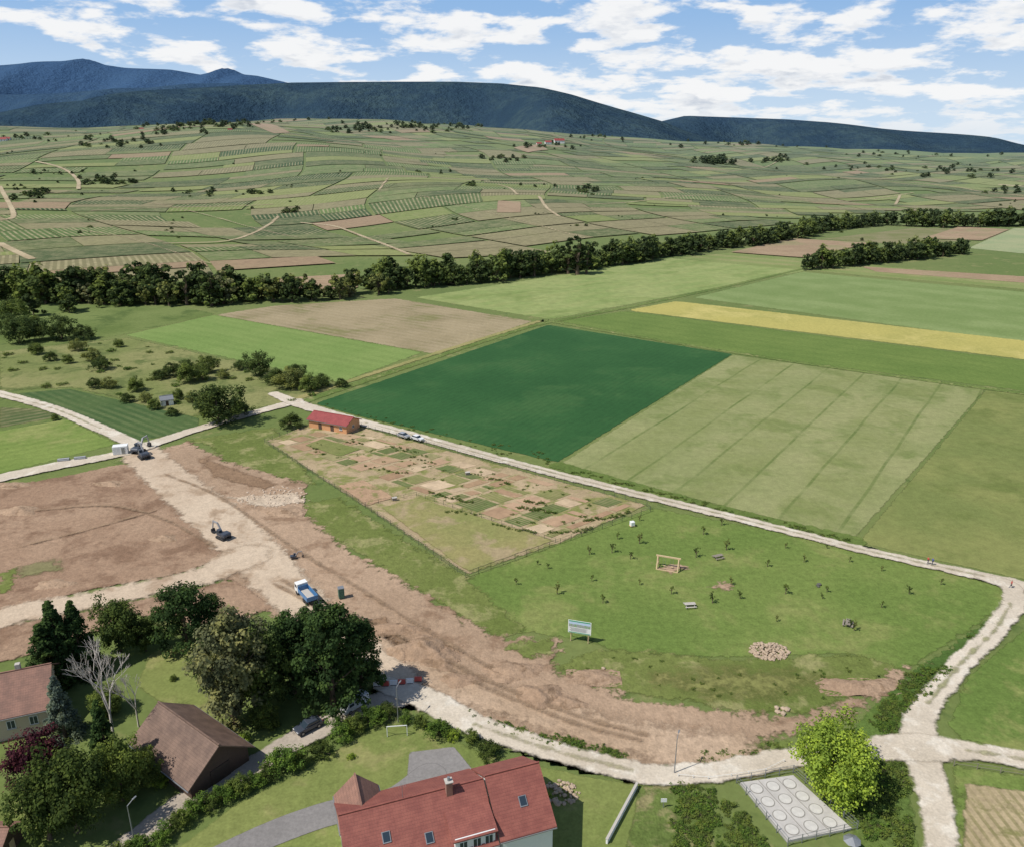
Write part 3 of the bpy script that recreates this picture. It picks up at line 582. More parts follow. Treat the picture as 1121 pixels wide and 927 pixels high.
for u,v,s in ((632,301,3.0),(622,300,2.3),(642,300,2.2),(88,331,2.3),(232,335,2.1),(585,303,1.8),(205,334,2.2)):
    x,y=G(u,v); obj('poplar_tree',far[6],None,(x,y,h1(x,y)),1,(s*1.3,s*1.3,s))
hs_=empty('hillside_trees')
def scat(u,v,n,su,sv,s,pr=(0,2,4,2)):
    for i in range(n):
        x,y=G(u+rr.gauss(0,su),v+rr.gauss(0,sv))
        if y>3600: continue
        k=s*rr.uniform(.45,1.1); obj('hill_tree',far[rr.choice(pr)],hs_,(x,y,h1(x,y)-0.3),rr.uniform(0,6),(k*1.3,k*1.3,k*0.85))
for a in [(235,133,90,26,4,1.4),(195,141,34,24,4,1.2),(130,158,24,24,3,1.1),(120,200,26,14,2,.9),(35,215,14,10,3,.9),(220,213,10,14,2,.8),(385,143,36,22,2,1.3),(300,133,14,25,2,1.0),(470,138,60,35,3,1.4),(560,136,80,35,3,1.6),(640,138,80,35,3,1.6),(660,150,24,25,2,1.3),(785,178,44,14,2,1.7),(850,176,16,10,2,1.3),(600,162,14,14,2,1.3),(560,174,12,14,2,1.1),(470,189,5,14,2,.8),(515,204,8,5,1,.9),(590,204,5,6,1,.8),(640,210,12,8,2,1.0),(1060,188,26,40,3,1.4),(1000,170,20,50,2,1.3),(275,212,10,8,1,.9),(320,232,6,7,2,.8),(60,150,16,30,3,1.1),(70,195,8,14,3,.8),(850,158,44,60,2,1.4),(1100,212,10,14,2,1.2),(940,185,16,30,2,1.1)]: scat(*a)
for i in range(60): 
    u=rr.uniform(-20,1140); scat(u,rr.uniform(165,265),rr.choice((1,1,1,3)),5,1.0,0.45)
for i,(u,v) in enumerate([(600,622),(648,636),(645,607),(588,618),(676,590),(700,595),(690,612),(770,585),(795,602),(762,610),(840,620),(860,600),(900,655),(905,648),(880,615),(905,600),(930,615),(965,625),(995,650),(965,665),(800,640),(780,660),(735,650),(700,640),(930,685),(860,650),(850,680),(810,655),(660,660),(935,690),(670,605),(1030,640),(700,570),(790,575),(565,640),(610,650)]):
    plant('sapling_tree',SA[i%3],u,v,random.uniform(0.45,0.95))
wd=empty('weed_cover')
def weeds(poly,n,s):
    P=np.array(GL(poly)); lo,hi=P.min(0),P.max(0); k=0; tries=0
    while k<n and tries<n*12:
        tries+=1; q=np.array([[rr.uniform(lo[0],hi[0]),rr.uniform(lo[1],hi[1])]])
        if sd_poly(q,P)[0]>0:
            z=s*rr.uniform(.3,1.1); obj('weed_clump',rr.choice(WE),wd,(q[0][0],q[0][1],0.05),rr.uniform(0,6),(z*1.2,z*1.2,z*0.7)); k+=1
weeds([(1046,728),(1004,775),(985,805),(945,805),(965,770),(1005,735)],90,0.9)
weeds([(1106,664),(1094,692),(1046,728),(1060,697)],40,0.5)
weeds([(510,782),(640,814),(680,822),(685,834),(560,806)],80,0.7)
weeds([(735,855),(765,855),(800,880),(850,927),(850,950),(740,950)],130,0.8)
weeds([(940,835),(985,835),(1000,940),(960,940),(930,880)],80,1.0)
weeds([(610,733),(650,715),(800,724),(935,716),(980,735),(880,780),(700,758)],40,0.35)
weeds([(762,826),(850,812),(862,824),(765,838)],40,0.5)
weeds([(620,512),(930,590),(935,596),(618,516)],110,0.6)
weeds([(0,385),(140,372),(300,405),(372,420),(330,440),(210,456),(80,424),(0,428)],50,1.6)
weeds([(610,500),(345,440),(350,445),(600,512)],60,0.5)
weeds([(302,484),(366,468),(700,553),(606,591)],110,0.45)
gp=empty('garden_plants')
for a,b,n in [((565,556),(612,562),26),((470,540),(520,552),14),((400,512),(450,520),10),((600,585),(650,580),20),((640,572),(690,562),20),((520,520),(560,530),12),((430,490),(470,500),10),((540,575),(590,585),12),((380,484),(400,488),6),((340,490),(360,500),6),((450,500),(480,510),8),((490,560),(530,565),8),((575,550),(600,553),10)]:
    for i in range(n):
        t=i/n; x,y=G(a[0]+(b[0]-a[0])*t,a[1]+(b[1]-a[1])*t+rr.uniform(-1.5,1.5)); s=rr.uniform(.2,.6)
        obj('vegetable_plant',rr.choice(WE),gp,(x,y,0.15),rr.uniform(0,6),s)
# ------------------------------------------------------------ buildings
def tilemat(name,A,B,rows=3.0):
    t=NT(name); co=t.t.nodes.new('ShaderNodeTexCoord').outputs['Object']
    n=t.noise(co,0.6,6,0.7); c=t.mix(t.ramp(n,0.35,0.65),A,B); n2=t.noise(co,7,3,0.6); c=t.mix(t.ramp(n2,0.55,0.75),c,tuple(x*0.6 for x in A[:3])+(1,))
    x=t.math('FRACT',t.math('MULTIPLY',t.dot(co,(1,0,0)),rows)); y=t.math('FRACT',t.math('MULTIPLY',t.dot(co,(0,1,0)),rows))
    gl=t.math('MULTIPLY',t.ramp(y,0.0,0.25),t.ramp(x,0,0.2)); c=t.mix(t.math('MULTIPLY',t.math('SUBTRACT',1.0,gl),0.45),c,tuple(x_*0.35 for x_ in A[:3])+(1,))
    b=t.t.nodes.new('ShaderNodeBsdfPrincipled'); t.put(b.inputs['Base Color'],c); b.inputs['Roughness'].default_value=0.75
    t.put(b.inputs['Normal'],t.bump(t.math('MULTIPLY',y,gl),0.6,0.04)); t.surf(b.outputs[0]); return t.m
RED=tilemat('red_tile_mat',C(156,88,74),C(136,72,62)); BRN=tilemat('old_tile_mat',C(132,106,90),C(106,84,72)); BRR=tilemat('weathered_tile_mat',C(154,112,94),C(128,94,80))
REDSH=tilemat('shed_roof_mat',C(160,68,66),C(144,58,58),2.0)
WALL=pmat('white_render_mat',(0.76,0.75,0.72,1),0.85,var=0.06,bump=0.2); WALLD=pmat('timber_wall_mat',C(84,66,54),0.9,var=0.3); BEIGE=pmat('beige_render_mat',C(196,180,156),0.9,var=0.1); ORG=pmat('larch_board_mat',C(206,150,100),0.8,var=0.15)
GLASS=pmat('window_glass_mat',(0.03,0.045,0.06,1),0.08,var=0.05); FRAME=pmat('window_frame_mat',(0.75,0.75,0.75,1),0.5,var=0.03); GREYM=pmat('grey_metal_mat',(0.3,0.31,0.32,1),0.45,0.5); WHITE=pmat('white_paint_mat',(0.78,0.78,0.76,1),0.45,var=0.05)
DARKM=pmat('dark_rubber_mat',(0.025,0.025,0.027,1),0.8); WOOD=pmat('wood_mat',C(204,180,138),0.8,var=0.2); GWOOD=pmat('grey_wood_mat',C(140,132,120),0.8,var=0.2); CONC=pmat('concrete_mat',C(184,180,172),0.9,var=0.15,bump=0.3)
def window(E,x,y,z,w,h,axis,sgn):
    if axis=='y':
        box(E,'window_frame',(w+0.16,0.08,h+0.16),(x,y+sgn*0.042,z),FRAME); box(E,'window_pane',(w,0.06,h),(x,y+sgn*0.055,z),GLASS)
        box(E,'window_mullion',(0.06,0.05,h),(x,y+sgn*0.08,z),FRAME); box(E,'window_sill',(w+0.3,0.2,0.06),(x,y+sgn*0.1,z-h/2-0.12),CONC)
    else:
        box(E,'window_frame',(0.08,w+0.16,h+0.16),(x+sgn*0.042,y,z),FRAME); box(E,'window_pane',(0.06,w,h),(x+sgn*0.055,y,z),GLASS)
        box(E,'window_mullion',(0.05,0.06,h),(x+sgn*0.08,y,z),FRAME)
def gable(E,x0,x1,hw,eave,ridge,wallm,roofm,over=0.5,pre='',yc=0.0):
    bm=bmesh.new(); prof=[(-hw,0),(hw,0),(hw,eave),(0,ridge),(-hw,eave)]
    a=[bm.verts.new((x0,yc+y,z)) for y,z in prof]; b=[bm.verts.new((x1,yc+y,z)) for y,z in prof]
    bm.faces.new(a); bm.faces.new(b[::-1])
    for i in range(5): bm.faces.new((a[i],b[i],b[(i+1)%5],a[(i+1)%5]))
    bmesh.ops.recalc_face_normals(bm,faces=bm.faces[:]); bm_obj(pre+'walls',bm,wallm,E)
    sl=(ridge-eave)/hw; ey=hw+over; ez=ridge-sl*ey
    for sg in (-1,1):
        bm=bmesh.new(); t=0.22
        lo=0.03
        P=[(x0-over,yc,ridge+lo),(x1+over,yc,ridge+lo),(x1+over,yc+sg*ey,ez+lo),(x0-over,yc+sg*ey,ez+lo)]
        v0=[bm.verts.new(p) for p in P]; v1=[bm.verts.new((p[0],p[1],p[2]+t)) for p in P]
        bm.faces.new(v0); bm.faces.new(v1[::-1])
        for i in range(4): bm.faces.new((v0[i],v1[i],v1[(i+1)%4],v0[(i+1)%4]))
        bmesh.ops.recalc_face_normals(bm,faces=bm.faces[:]); bm_obj(pre+'roof_slope',bm,roofm,E)
        beam(E,pre+'gutter',(x0-over,yc+sg*(ey+0.07),ez+0.05),(x1+over,yc+sg*(ey+0.07),ez+0.05),0.12,GREYM)
    beam(E,pre+'ridge_cap',(x0-over,yc,ridge+0.27),(x1+over,yc,ridge+0.27),0.22,roofm)
def frame_of(a,b):
    ang=math.atan2(b[1]-a[1],b[0]-a[0]); return ang,math.hypot(b[0]-a[0],b[1]-a[1])
A=GZ(374,893,8.8); B=GZ(586,836,9.2); ang,Lh=frame_of(A,B)
Hs=empty('white_house',(A[0],A[1],0),ang)
gable(Hs,0,Lh*0.70,6.2,4.9,8.8,WALL,RED,0.4,'main_')
gable(Hs,Lh*0.70+0.9,Lh,6.0,5.3,9.4,WALL,RED,0.4,'wing_',yc=-0.3)
xd=Lh*0.60
box(Hs,'dormer_wall',(5.0,3.0,2.6),(xd,-4.6,5.6),WALL)
box(Hs,'dormer_roof',(5.6,4.2,0.2),(xd,-4.3,7.15),RED,rot=(math.radians(12),0,0))
for dx in (-1.5,0.2,1.7): window(Hs,xd+dx,-6.1,5.7,0.9,1.2,'y',-1)
xc=Lh*0.53
box(Hs,'chimney',(0.8,0.8,2.2),(xc,-0.5,9.4),pmat('chimney_mat',C(150,108,92),0.9)); box(Hs,'chimney_cap',(1.0,1.0,0.12),(xc,-0.5,10.56),CONC)
cyl(Hs,'chimney_pot',0.18,0.5,(xc,-0.5,10.87),GREYM)
cyl(Hs,'aerial_mast',0.03,2.2,(Lh*0.3,0.1,10.0),GREYM)
for k in range(5): box(Hs,'aerial_bar',(0.02,0.5,0.02),(Lh*0.3-0.4+k*0.2,0.1,11.0),GREYM)
def sky(x,y,ridge,slope,yc=0):
    z=ridge-slope*abs(y-yc)+0.33; r=(math.atan(slope),0,0)
    box(Hs,'skylight_frame',(1.0,1.3,0.12),(x,y,z),GREYM,rot=r); box(Hs,'skylight_glass',(0.8,1.1,0.1),(x,y,z+0.035),GLASS,rot=r)
sl=(8.8-4.9)/6.2
sky(Lh*0.19,-3.2,8.8,sl); sky(Lh*0.39,-4.3,8.8,sl); sky(Lh*0.88,-3.6,9.4,(9.4-5.3)/6.0,-0.3)
rw=empty('rear_wing'); rw.parent=Hs; rw.location=(2.6,4.2,0); rw.rotation_euler=(0,0,math.pi/2)
gable(rw,-3,3.0,2.6,5.2,7.6,WALL,BRR,0.3,'rear_')
for zz in (1.6,4.1):
    for yy in (-3,0,3): window(Hs,0,yy,zz,1.1,1.3,'x',-1); window(Hs,Lh,yy,zz,1.1,1.3,'x',1)
for k in range(6): window(Hs,2+k*4,-6.2 if k<4 else -6.3,1.7,1.2,1.4,'y',-1)
A=GZ(176,770,6.6); B=GZ(232,810,6.6); ang,L2=frame_of(A,B)
Bn=empty('old_barn',(A[0],A[1],0),ang); gable(Bn,0,L2+1,4.6,3.0,6.4,WALLD,BRN,0.7)
box(Bn,'barn_door',(0.12,3.0,2.8),(L2+1.06,0,1.4),pmat('barn_door_mat',C(70,56,46),0.9)); box(Bn,'side_door',(1.6,0.1,2.2),(3,-4.65,1.1),DARKM)
for x in (1.5,4.5,7.5): box(Bn,'wall_post',(0.2,0.12,3.0),(x,4.66,1.5),WOOD)
A=GZ(-70,752,8.0); B=GZ(52,728,8.0); ang,L3=frame_of(A,B)
Fh=empty('farmhouse',(A[0],A[1],0),ang); gable(Fh,0,L3,5.6,4.4,8.0,BEIGE,BRR,0.6)
for x in (L3-2,L3-5,L3-8): window(Fh,x,-5.6,2.6,1.0,1.3,'y',-1)
window(Fh,L3,-1.5,2.6,1,1.3,'x',1); box(Fh,'door',(0.1,1.1,2.1),(L3+0.05,2,1.05),WALLD); box(Fh,'chimney',(0.7,0.7,1.6),(L3-4,0.3,8.4),CONC)
A=GZ(-40,905,4); B=GZ(8,905,4); ang,L4=frame_of(A,B)
Gh=empty('garden_shed',(A[0],A[1],0),ang); gable(Gh,0,L4,2.2,2.4,3.8,WALLD,BRR,0.3); box(Gh,'door',(0.06,0.9,1.9),(L4+0.04,0,0.95),WOOD)
A=GZ(345,452,3.9); B=GZ(386,459,3.9); ang,L5=frame_of(A,B)
Sd=empty('clubhouse_shed',(A[0],A[1],0),ang); gable(Sd,0,L5,3.4,2.9,4.4,ORG,REDSH,0.5)
box(Sd,'door',(1.2,0.08,2.1),(L5*0.3,-3.45,1.05),WALLD); box(Sd,'door',(1.2,0.08,2.1),(L5*0.62,-3.45,1.05),WALLD); window(Sd,L5*0.85,-3.4,1.6,0.9,0.8,'y',-1); window(Sd,L5,0,1.6,0.9,0.8,'x',1)
for u,v,l,w,h in [(600,158,16,9,9),(612,157,26,10,12),(3,155,16,10,8),(8,154,12,9,7),(252,143,8,6,4),(155,142,8,6,4),(590,159,12,8,7)]:
    x,y=G(u,v); E=empty('distant_house',(x,y,h1(x,y)-1),0.2); gable(E,-l/2,l/2,w/2,h*0.6,h,WALL,REDSH,0.5)
    for k in range(3): window(E,-l/3+k*l/3,-w/2,h*0.35,1.2,1.5,'y',-1)
x,y=G(183,443); E=empty('field_hut',(x,y,0),0.5); gable(E,-2,2,1.5,2.0,3.0,WHITE,GREYM,0.2); box(E,'door',(0.9,0.06,1.7),(0,-1.54,0.85),WALLD)
# ------------------------------------------------------------ vehicles
TAIL=pmat('tail_light_mat',(0.4,0.02,0.02,1),0.4)
def car(name,u,v,heading,colm,van=False):
    x,y=G(u,v); E=empty(name,(x,y,LZ*16),heading)
    if van: body=[(-2.4,0.35),(2.4,0.35),(2.45,0.9),(2.1,1.1),(1.5,1.9),(1.2,2.0),(-2.35,2.0),(-2.45,0.9)]
    else: body=[(-2.1,0.35),(2.1,0.35),(2.15,0.75),(1.95,0.88),(1.0,0.98),(-1.75,1.0),(-2.1,0.9)]
    prism(E,'body',body,-0.86,0.86,colm,0.07)
    if not van:
        prism(E,'greenhouse',[(-1.8,0.98),(1.05,0.98),(0.35,1.42),(-1.35,1.42)],-0.76,0.76,GLASS,0.05)
        prism(E,'roof',[(-1.33,1.4),(0.36,1.4),(0.25,1.48),(-1.2,1.48)],-0.70,0.70,colm,0.03)
    else:
        prism(E,'windscreen',[(1.62,1.78),(2.08,1.14),(2.14,1.16),(1.68,1.84)],-0.75,0.75,GLASS)
        for s in (-1,1): box(E,'side_window',(0.9,0.03,0.5),(1.0,s*0.87,1.5),GLASS)
    for wx in (-1.35,1.35):
        for s in (-1,1):
            cyl(E,'wheel',0.33,0.22,(wx,s*0.80,0.33),DARKM,(math.pi/2,0,0),16); cyl(E,'hub',0.19,0.24,(wx,s*0.80,0.33),GREYM,(math.pi/2,0,0),12)
    for s in (-1,1):
        box(E,'headlight',(0.06,0.35,0.14),((2.44 if van else 2.13),s*0.58,0.78),FRAME); box(E,'tail_light',(0.05,0.3,0.14),(-2.13 if not van else -2.44,s*0.6,0.8),TAIL); box(E,'mirror',(0.12,0.18,0.12),(0.75,s*0.95,1.02),colm)
    return E
CW=pmat('car_white_mat',(0.75,0.75,0.75,1),0.25,var=0.02); CD=pmat('car_dark_mat',(0.05,0.06,0.08,1),0.25,var=0.02); CS=pmat('car_silver_mat',(0.45,0.46,0.48,1),0.3,0.4,var=0.02)
rd=math.atan2(G(530,499)[1]-G(450,477)[1],G(530,499)[0]-G(450,477)[0])
car('parked_car',442,480,rd,CS); car('parked_car',457,483,rd,CW)
ld=math.atan2(G(280,838)[1]-G(400,775)[1],G(280,838)[0]-G(400,775)[0])
car('parked_car',338,800,ld,CD); car('parked_van',388,777,ld+0.1,CW,True)
YEL=pmat('excavator_paint_mat',(0.05,0.06,0.08,1),0.5); YE2=pmat('excavator_boom_mat',(0.30,0.30,0.31,1),0.5)
def excavator(u,v,h,sc=1.0,m=YEL,name='excavator'):
    x,y=G(u,v); E=empty(name,(x,y,0.3),h,sc)
    for s in (-1,1):
        prism(E,'track',[(-1.8,0.15),(-1.5,0),(1.5,0),(1.8,0.15),(1.9,0.45),(1.6,0.8),(-1.6,0.8),(-1.9,0.45)],s*1.2-0.28,s*1.2+0.28,DARKM,0.04)
    cyl(E,'turntable',0.7,0.35,(0,0,0.95),DARKM,seg=20)
    prism(E,'engine_house',[(-2.2,1.1),(1.1,1.1),(1.1,1.5),(-0.2,2.1),(-2.0,2.1),(-2.3,1.7)],-1.25,1.25,m,0.06)
    prism(E,'cab',[(0.0,1.12),(1.5,1.12),(1.6,1.8),(1.2,2.8),(0.0,2.8)],0.25,1.2,GLASS,0.05)
    box(E,'cab_roof',(1.4,1.05,0.1),(0.6,0.72,2.86),m,bev=0.03)
    beam(E,'boom_lower',(0.9,-0.3,1.5),(2.7,-0.3,4.0),0.42,YE2); beam(E,'boom_upper',(2.7,-0.3,4.0),(5.0,-0.3,3.9),0.36,YE2)
    beam(E,'stick',(4.8,-0.3,4.2),(5.6,-0.3,1.4),0.28,YE2); beam(E,'hydraulic_ram',(1.5,-0.3,1.5),(2.9,-0.3,3.5),0.12,GREYM)
    prism(E,'bucket',[(5.5,1.5),(5.9,1.2),(5.9,0.4),(5.3,0.1),(4.7,0.5),(5.1,0.7),(5.3,1.3)],-0.85,0.25,DARKM,0.03)
excavator(158,502,2.3,0.9); excavator(152,496,1.4,0.9); excavator(245,590,2.5,0.78); excavator(322,612,0.4,0.35,name='mini_excavator')
BLU=pmat('truck_blue_mat',(0.07,0.2,0.4,1),0.4)
x,y=G(336,656); T=empty('tipper_truck',(x,y,0.3),2.2)
box(T,'chassis',(6.4,0.9,0.25),(0,0,0.8),DARKM); prism(T,'cab',[(1.7,0.7),(3.3,0.7),(3.35,1.6),(3.1,2.6),(1.7,2.6)],-1.1,1.1,WHITE,0.06); prism(T,'windscreen',[(3.37,1.7),(3.40,1.7),(3.18,2.45),(3.14,2.45)],-0.95,0.95,GLASS)
for s in (-1,1): box(T,'cab_window',(0.9,0.04,0.6),(2.5,s*1.12,2.0),GLASS)
box(T,'bed_floor',(4.6,2.2,0.15),(-0.8,0,1.1),BLU)
for s in (-1,1): box(T,'bed_side',(4.6,0.1,0.8),(-0.8,s*1.1,1.55),BLU)
box(T,'bed_front',(0.1,2.1,1.1),(1.45,0,1.7),BLU); box(T,'tailgate',(0.1,2.1,0.8),(-3.1,0,1.55),BLU); box(T,'load',(4.3,2.0,0.4),(-0.8,0,1.35),CONC,bev=0.1,taper=(0.8,0.7))
for wx in (-2.2,-1.1,2.4):
    for s in (-1,1): cyl(T,'wheel',0.48,0.35,(wx,s*0.95,0.48),DARKM,(math.pi/2,0,0),16)
x,y=G(133,497); E=empty('site_container',(x,y,0.3),0.3); box(E,'body',(4,2.3,2.4),(0,0,1.3),WHITE,bev=0.04); box(E,'door',(0.9,0.05,1.9),(0.8,-1.17,1.15),GREYM)
for i in range(5): box(E,'rib',(0.06,0.04,2.2),(-1.8+i*0.35,-1.17,1.3),FRAME)
RW=pmat('barrier_red_mat',(0.5,0.08,0.06,1),0.5)
for i,(u,v) in enumerate([(413,752),(422,752),(431,751),(440,750),(449,749),(458,747)]):
    x,y=G(u,v); E=empty('traffic_barrier',(x,y,0.45),0.05); mm=RW if i%2 else WHITE
    prism(E,'body',[(-0.28,0),(0.28,0),(0.2,0.3),(0.1,0.8),(-0.1,0.8),(-0.2,0.3)],-0.6,0.6,mm,0.03).rotation_euler=(0,0,math.pi/2); box(E,'foot',(1.0,0.7,0.06),(0,0,0.03),DARKM)
for u,v in [(70,505),(88,503)]:
    x,y=G(u,v); E=empty('pipe_stack',(x,y,0.35),0.3)
    for k in range(3): cyl(E,'pipe',0.18,3.0,(0,-0.4+0.4*k,0.18),GREYM,(0,math.pi/2,0),10)
    for k in range(2): cyl(E,'pipe',0.18,3.0,(0,-0.2+0.4*k,0.5),GREYM,(0,math.pi/2,0),10)
TGR=pmat('toilet_green_mat',(0.05,0.14,0.10,1),0.5)
x,y=G(374,655); E=empty('portable_toilet',(x,y,0.3),0.4); box(E,'body',(1.1,1.1,2.1),(0,0,1.1),TGR,bev=.04); box(E,'roof',(1.2,1.2,0.15),(0,0,2.22),GREYM,bev=.05); box(E,'door',(0.8,0.04,1.8),(0,-0.57,1.05),TGR)
# billboard
x,y=G(634,703); E=empty('site_billboard',(x,y,0),-0.28)
for s in (-1.6,1.6): box(E,'post',(0.14,0.14,4.4),(s,0.15,2.2),WOOD); beam(E,'brace',(s,0.2,2.6),(s,1.6,0.0),0.1,WOOD)
box(E,'panel',(4.2,0.08,2.6),(0,0,3.2),WHITE)
t=NT('billboard_picture_mat'); co=t.t.nodes.new('ShaderNodeTexCoord').outputs['Object']; z=t.dot(co,(0,0,1)); nz=t.noise(co,2.2,4)
c=t.mix(t.ramp(nz,0.42,0.55),(0.25,0.4,0.2,1),(0.35,0.35,0.36,1)); c=t.mix(t.ramp(t.math('ADD',z,t.math('MULTIPLY',nz,0.3)),0.2,0.25),c,(0.5,0.62,0.78,1)); t.surf(t.diffuse(c))
box(E,'picture',(3.9,0.02,1.0),(0,-0.055,3.7),t.m); GRN=pmat('sign_green_mat',(0.10,0.35,0.22,1),0.6)
box(E,'title_band',(3.9,0.02,0.26),(0,-0.055,4.35),GRN); box(E,'footer_band',(3.9,0.02,0.15),(0,-0.055,2.05),GRN)
for k in range(4): box(E,'text_line',(3.2-0.4*(k%2),0.02,0.07),(-0.2,-0.055,2.95-0.2*k),GREYM)
# wooden play frame
x,y=G(731,622); E=empty('wooden_play_frame',(x,y,0),-0.35)
for sx in (-2.2,2.2):
    for sy in (-1.0,1.0): beam(E,'leg',(sx,sy*1.2,0),(sx,sy*0.25,2.7),0.24,WOOD)
    beam(E,'tie',(sx,-0.9,0.9),(sx,0.9,0.9),0.14,WOOD)
beam(E,'top_beam',(-2.6,0,2.75),(2.6,0,2.75),0.28,WOOD)
beam(E,'ground_beam',(-2.2,-1.25,0.12),(2.2,-1.25,0.12),0.2,WOOD)
for sx in (-0.8,0.8):
    for k in (-0.25,0.25): beam(E,'chain',(sx+k,0,2.65),(sx+k,0,0.6),0.04,GREYM)
    box(E,'seat',(0.6,0.25,0.05),(sx,0,0.58),WOOD)
patch('worn_ground',[(716,622),(735,626),(748,622),(735,618)],SOIL,5,0.5)
patch('worn_ground',[(781,643),(792,645),(797,641),(787,639)],SOIL,5,0.5)
def table(u,v,a,gm=GWOOD):
    x,y=G(u,v); E=empty('picnic_table',(x,y,0),a)
    for k in range(4): box(E,'top_board',(2.2,0.2,0.06),(0,-0.33+k*0.22,0.76),gm)
    for s in (-1,1):
        box(E,'bench_board',(2.2,0.28,0.05),(0,s*0.8,0.46),gm)
        for q in (-1,1): beam(E,'leg',(q*0.8,s*0.75,0),(q*0.8,s*0.2,0.73),0.09,gm)
    for q in (-1,1): beam(E,'rail',(q*0.8,-0.85,0.40),(q*0.8,0.85,0.40),0.07,gm)
table(755,664,0.1,CONC); table(786,611,0.4); table(928,684,1.1)
def rocks(name,u,v,R,n,col,smin=.25,smax=.6,hz=1.0):
    x0,y0=G(u,v); g=random.Random(n); bm=bmesh.new()
    for i in range(n):
        r=R*math.sqrt(g.random()); a=g.uniform(0,6.28); s=g.uniform(smin,smax)
        ret=bmesh.ops.create_icosphere(bm,subdivisions=1,radius=s)
        c=Vector((x0+r*1.3*math.cos(a),y0+r*math.sin(a),max(0.05,hz*(1-r/R)*g.random()+0.15)))
        sx,sy,sz=g.uniform(.7,1.3),g.uniform(.7,1.3),g.uniform(.5,.9)
        for v_ in ret['verts']:
            v_.co=Vector((v_.co.x*sx,v_.co.y*sy,v_.co.z*sz))*g.uniform(.82,1.15)+c
    bm_obj(name,bm,col)
STONE=pmat('stone_mat',C(178,158,134),0.9,var=0.4,scale=0.8,bump=0.4)
rocks('rock_pile',842,713,2.7,260,STONE,.12,.38,.9); rocks('rubble_pile',612,868,2.2,90,STONE,.15,.4,.6); rocks('boulder_group',855,778,1.0,7,STONE,.3,.6,.3); rocks('boulder_group',660,735,2.0,3,STONE,.2,.4,.1); rocks('boulder_group',897,641,0.7,3,pmat('dark_stone_mat',C(90,90,86),0.9),.3,.5,.2)
rocks('rubble',300,545,7,160,pmat('rubble_stone_mat',C(194,176,154),0.9,var=.2),.1,.4,.3)
rocks('rubble',470,715,5,80,pmat('soil_clod_mat',C(154,128,104),0.95,var=.2),.1,.35,.4)
HEAP=gmat('heap_soil_mat',C(172,146,120),C(156,130,106),C(138,114,90),cs=0.4,con=0.4,bump=.6,mask=False)
def heap(u,v,rx,ry,hh,seed):
    x0,y0=G(u,v); g=np.random.default_rng(seed); n=34; X,Y=np.meshgrid(np.linspace(-1.15,1.15,n),np.linspace(-1.15,1.15,n))
    a=np.arctan2(Y,X); r=np.hypot(X,Y)*(1+0.15*np.sin(3*a+seed)+0.1*np.sin(5*a+2*seed)); z=hh*np.clip(1-r**1.3,-0.12,1)*(1+0.2*np.sin(7*X+seed)*np.cos(6*Y))+g.normal(size=X.shape)*0.05*hh
    i=np.arange(n*n).reshape(n,n); Q=np.stack([i[:-1,:-1].ravel(),i[:-1,1:].ravel(),i[1:,1:].ravel(),i[1:,:-1].ravel()],1)
    obj('soil_heap',np_mesh('heap',np.column_stack([X.ravel()*rx+x0,Y.ravel()*ry+y0,z.ravel()+0.16]),Q,HEAP,smooth=True))
for a in [(462,712,5,4,1.6,1),(480,722,4,3,1.0,2),(590,762,4,3,1.2,3),(560,735,5,3,0.8,4),(430,690,6,2,1.2,5),(620,770,3,2,0.7,6),(20,560,5,3,1.0,7),(310,560,5,3,0.7,8),(440,715,3,2,0.9,9),(505,745,4,2,0.7,10),(60,640,4,2,.6,11),(650,742,4,2,.6,12),(180,590,3,2,.6,13),(120,530,4,2,.7,14),(8,532,6,2,.8,15),(940,752,6,2,.7,16)]: heap(*a)
def fence(name,L,gap,h,m,rails=2,closed=False,pw=0.09):
    P=[Vector(G(*p)).to_3d() for p in L]
    if closed: P.append(P[0])
    E=empty(name)
    for a,b in zip(P[:-1],P[1:]):
        n=max(1,int((b-a).length/gap))
        for i in range(n+(1 if b is P[-1] and not closed else 0)):
            q=a+(b-a)*i/n; box(E,'post',(pw,pw,h),(q.x,q.y,h/2),m)
        for k in range(rails): 
            z=h*(k+1)/rails-0.06; beam(E,'rail',(a.x,a.y,z),(b.x,b.y,z),0.035,m)
FG=pmat('green_wire_mat',C(86,100,80),0.6); fence('garden_fence',[(290,485),(345,463),(396,468),(708,554),(712,560),(510,632),(400,556)],3.0,1.5,FG,3,True)
fence('garden_fence',[(400,554),(456,543),(608,594)],3,1.2,FG,2)
fence('field_fence',[(1044,838),(1121,850),(1250,872)],3,1.1,GWOOD,2)
pad=[(810,858),(868,850),(932,908),(862,922)]
pp=GL(pad); bm=bmesh.new(); lo=[bm.verts.new((p[0],p[1],0)) for p in pp]; hi=[bm.verts.new((p[0],p[1],0.35)) for p in pp]
bm.faces.new(lo); bm.faces.new(hi[::-1]); [bm.faces.new((lo[i],hi[i],hi[(i+1)%4],lo[(i+1)%4])) for i in range(4)]
SLAB=pmat('slab_mat',C(184,182,178),0.9,var=.4,scale=.5)
bmesh.ops.recalc_face_normals(bm,faces=bm.faces[:]); E=empty('concrete_tank'); bm_obj('slab',bm,SLAB,E)
LID=pmat('tank_lid_mat',C(196,195,190),0.85,var=.3,scale=1); RIM=pmat('tank_rim_mat',C(140,138,132),0.9)
for i in range(4):
    for j in range(3):
        q=bil(pp,(j+0.6)/3.3,(i+0.6)/4.2); cyl(E,'lid',0.82,0.05,(q[0],q[1],0.37),LID,seg=24); cyl(E,'lid_rim',0.95,0.03,(q[0],q[1],0.362),RIM,seg=24)
for k in (1,2): 
    a=bil(pp,k/3,0.01); b=bil(pp,k/3,0.99); beam(E,'joint',(a[0],a[1],0.355),(b[0],b[1],0.355),0.08,RIM)
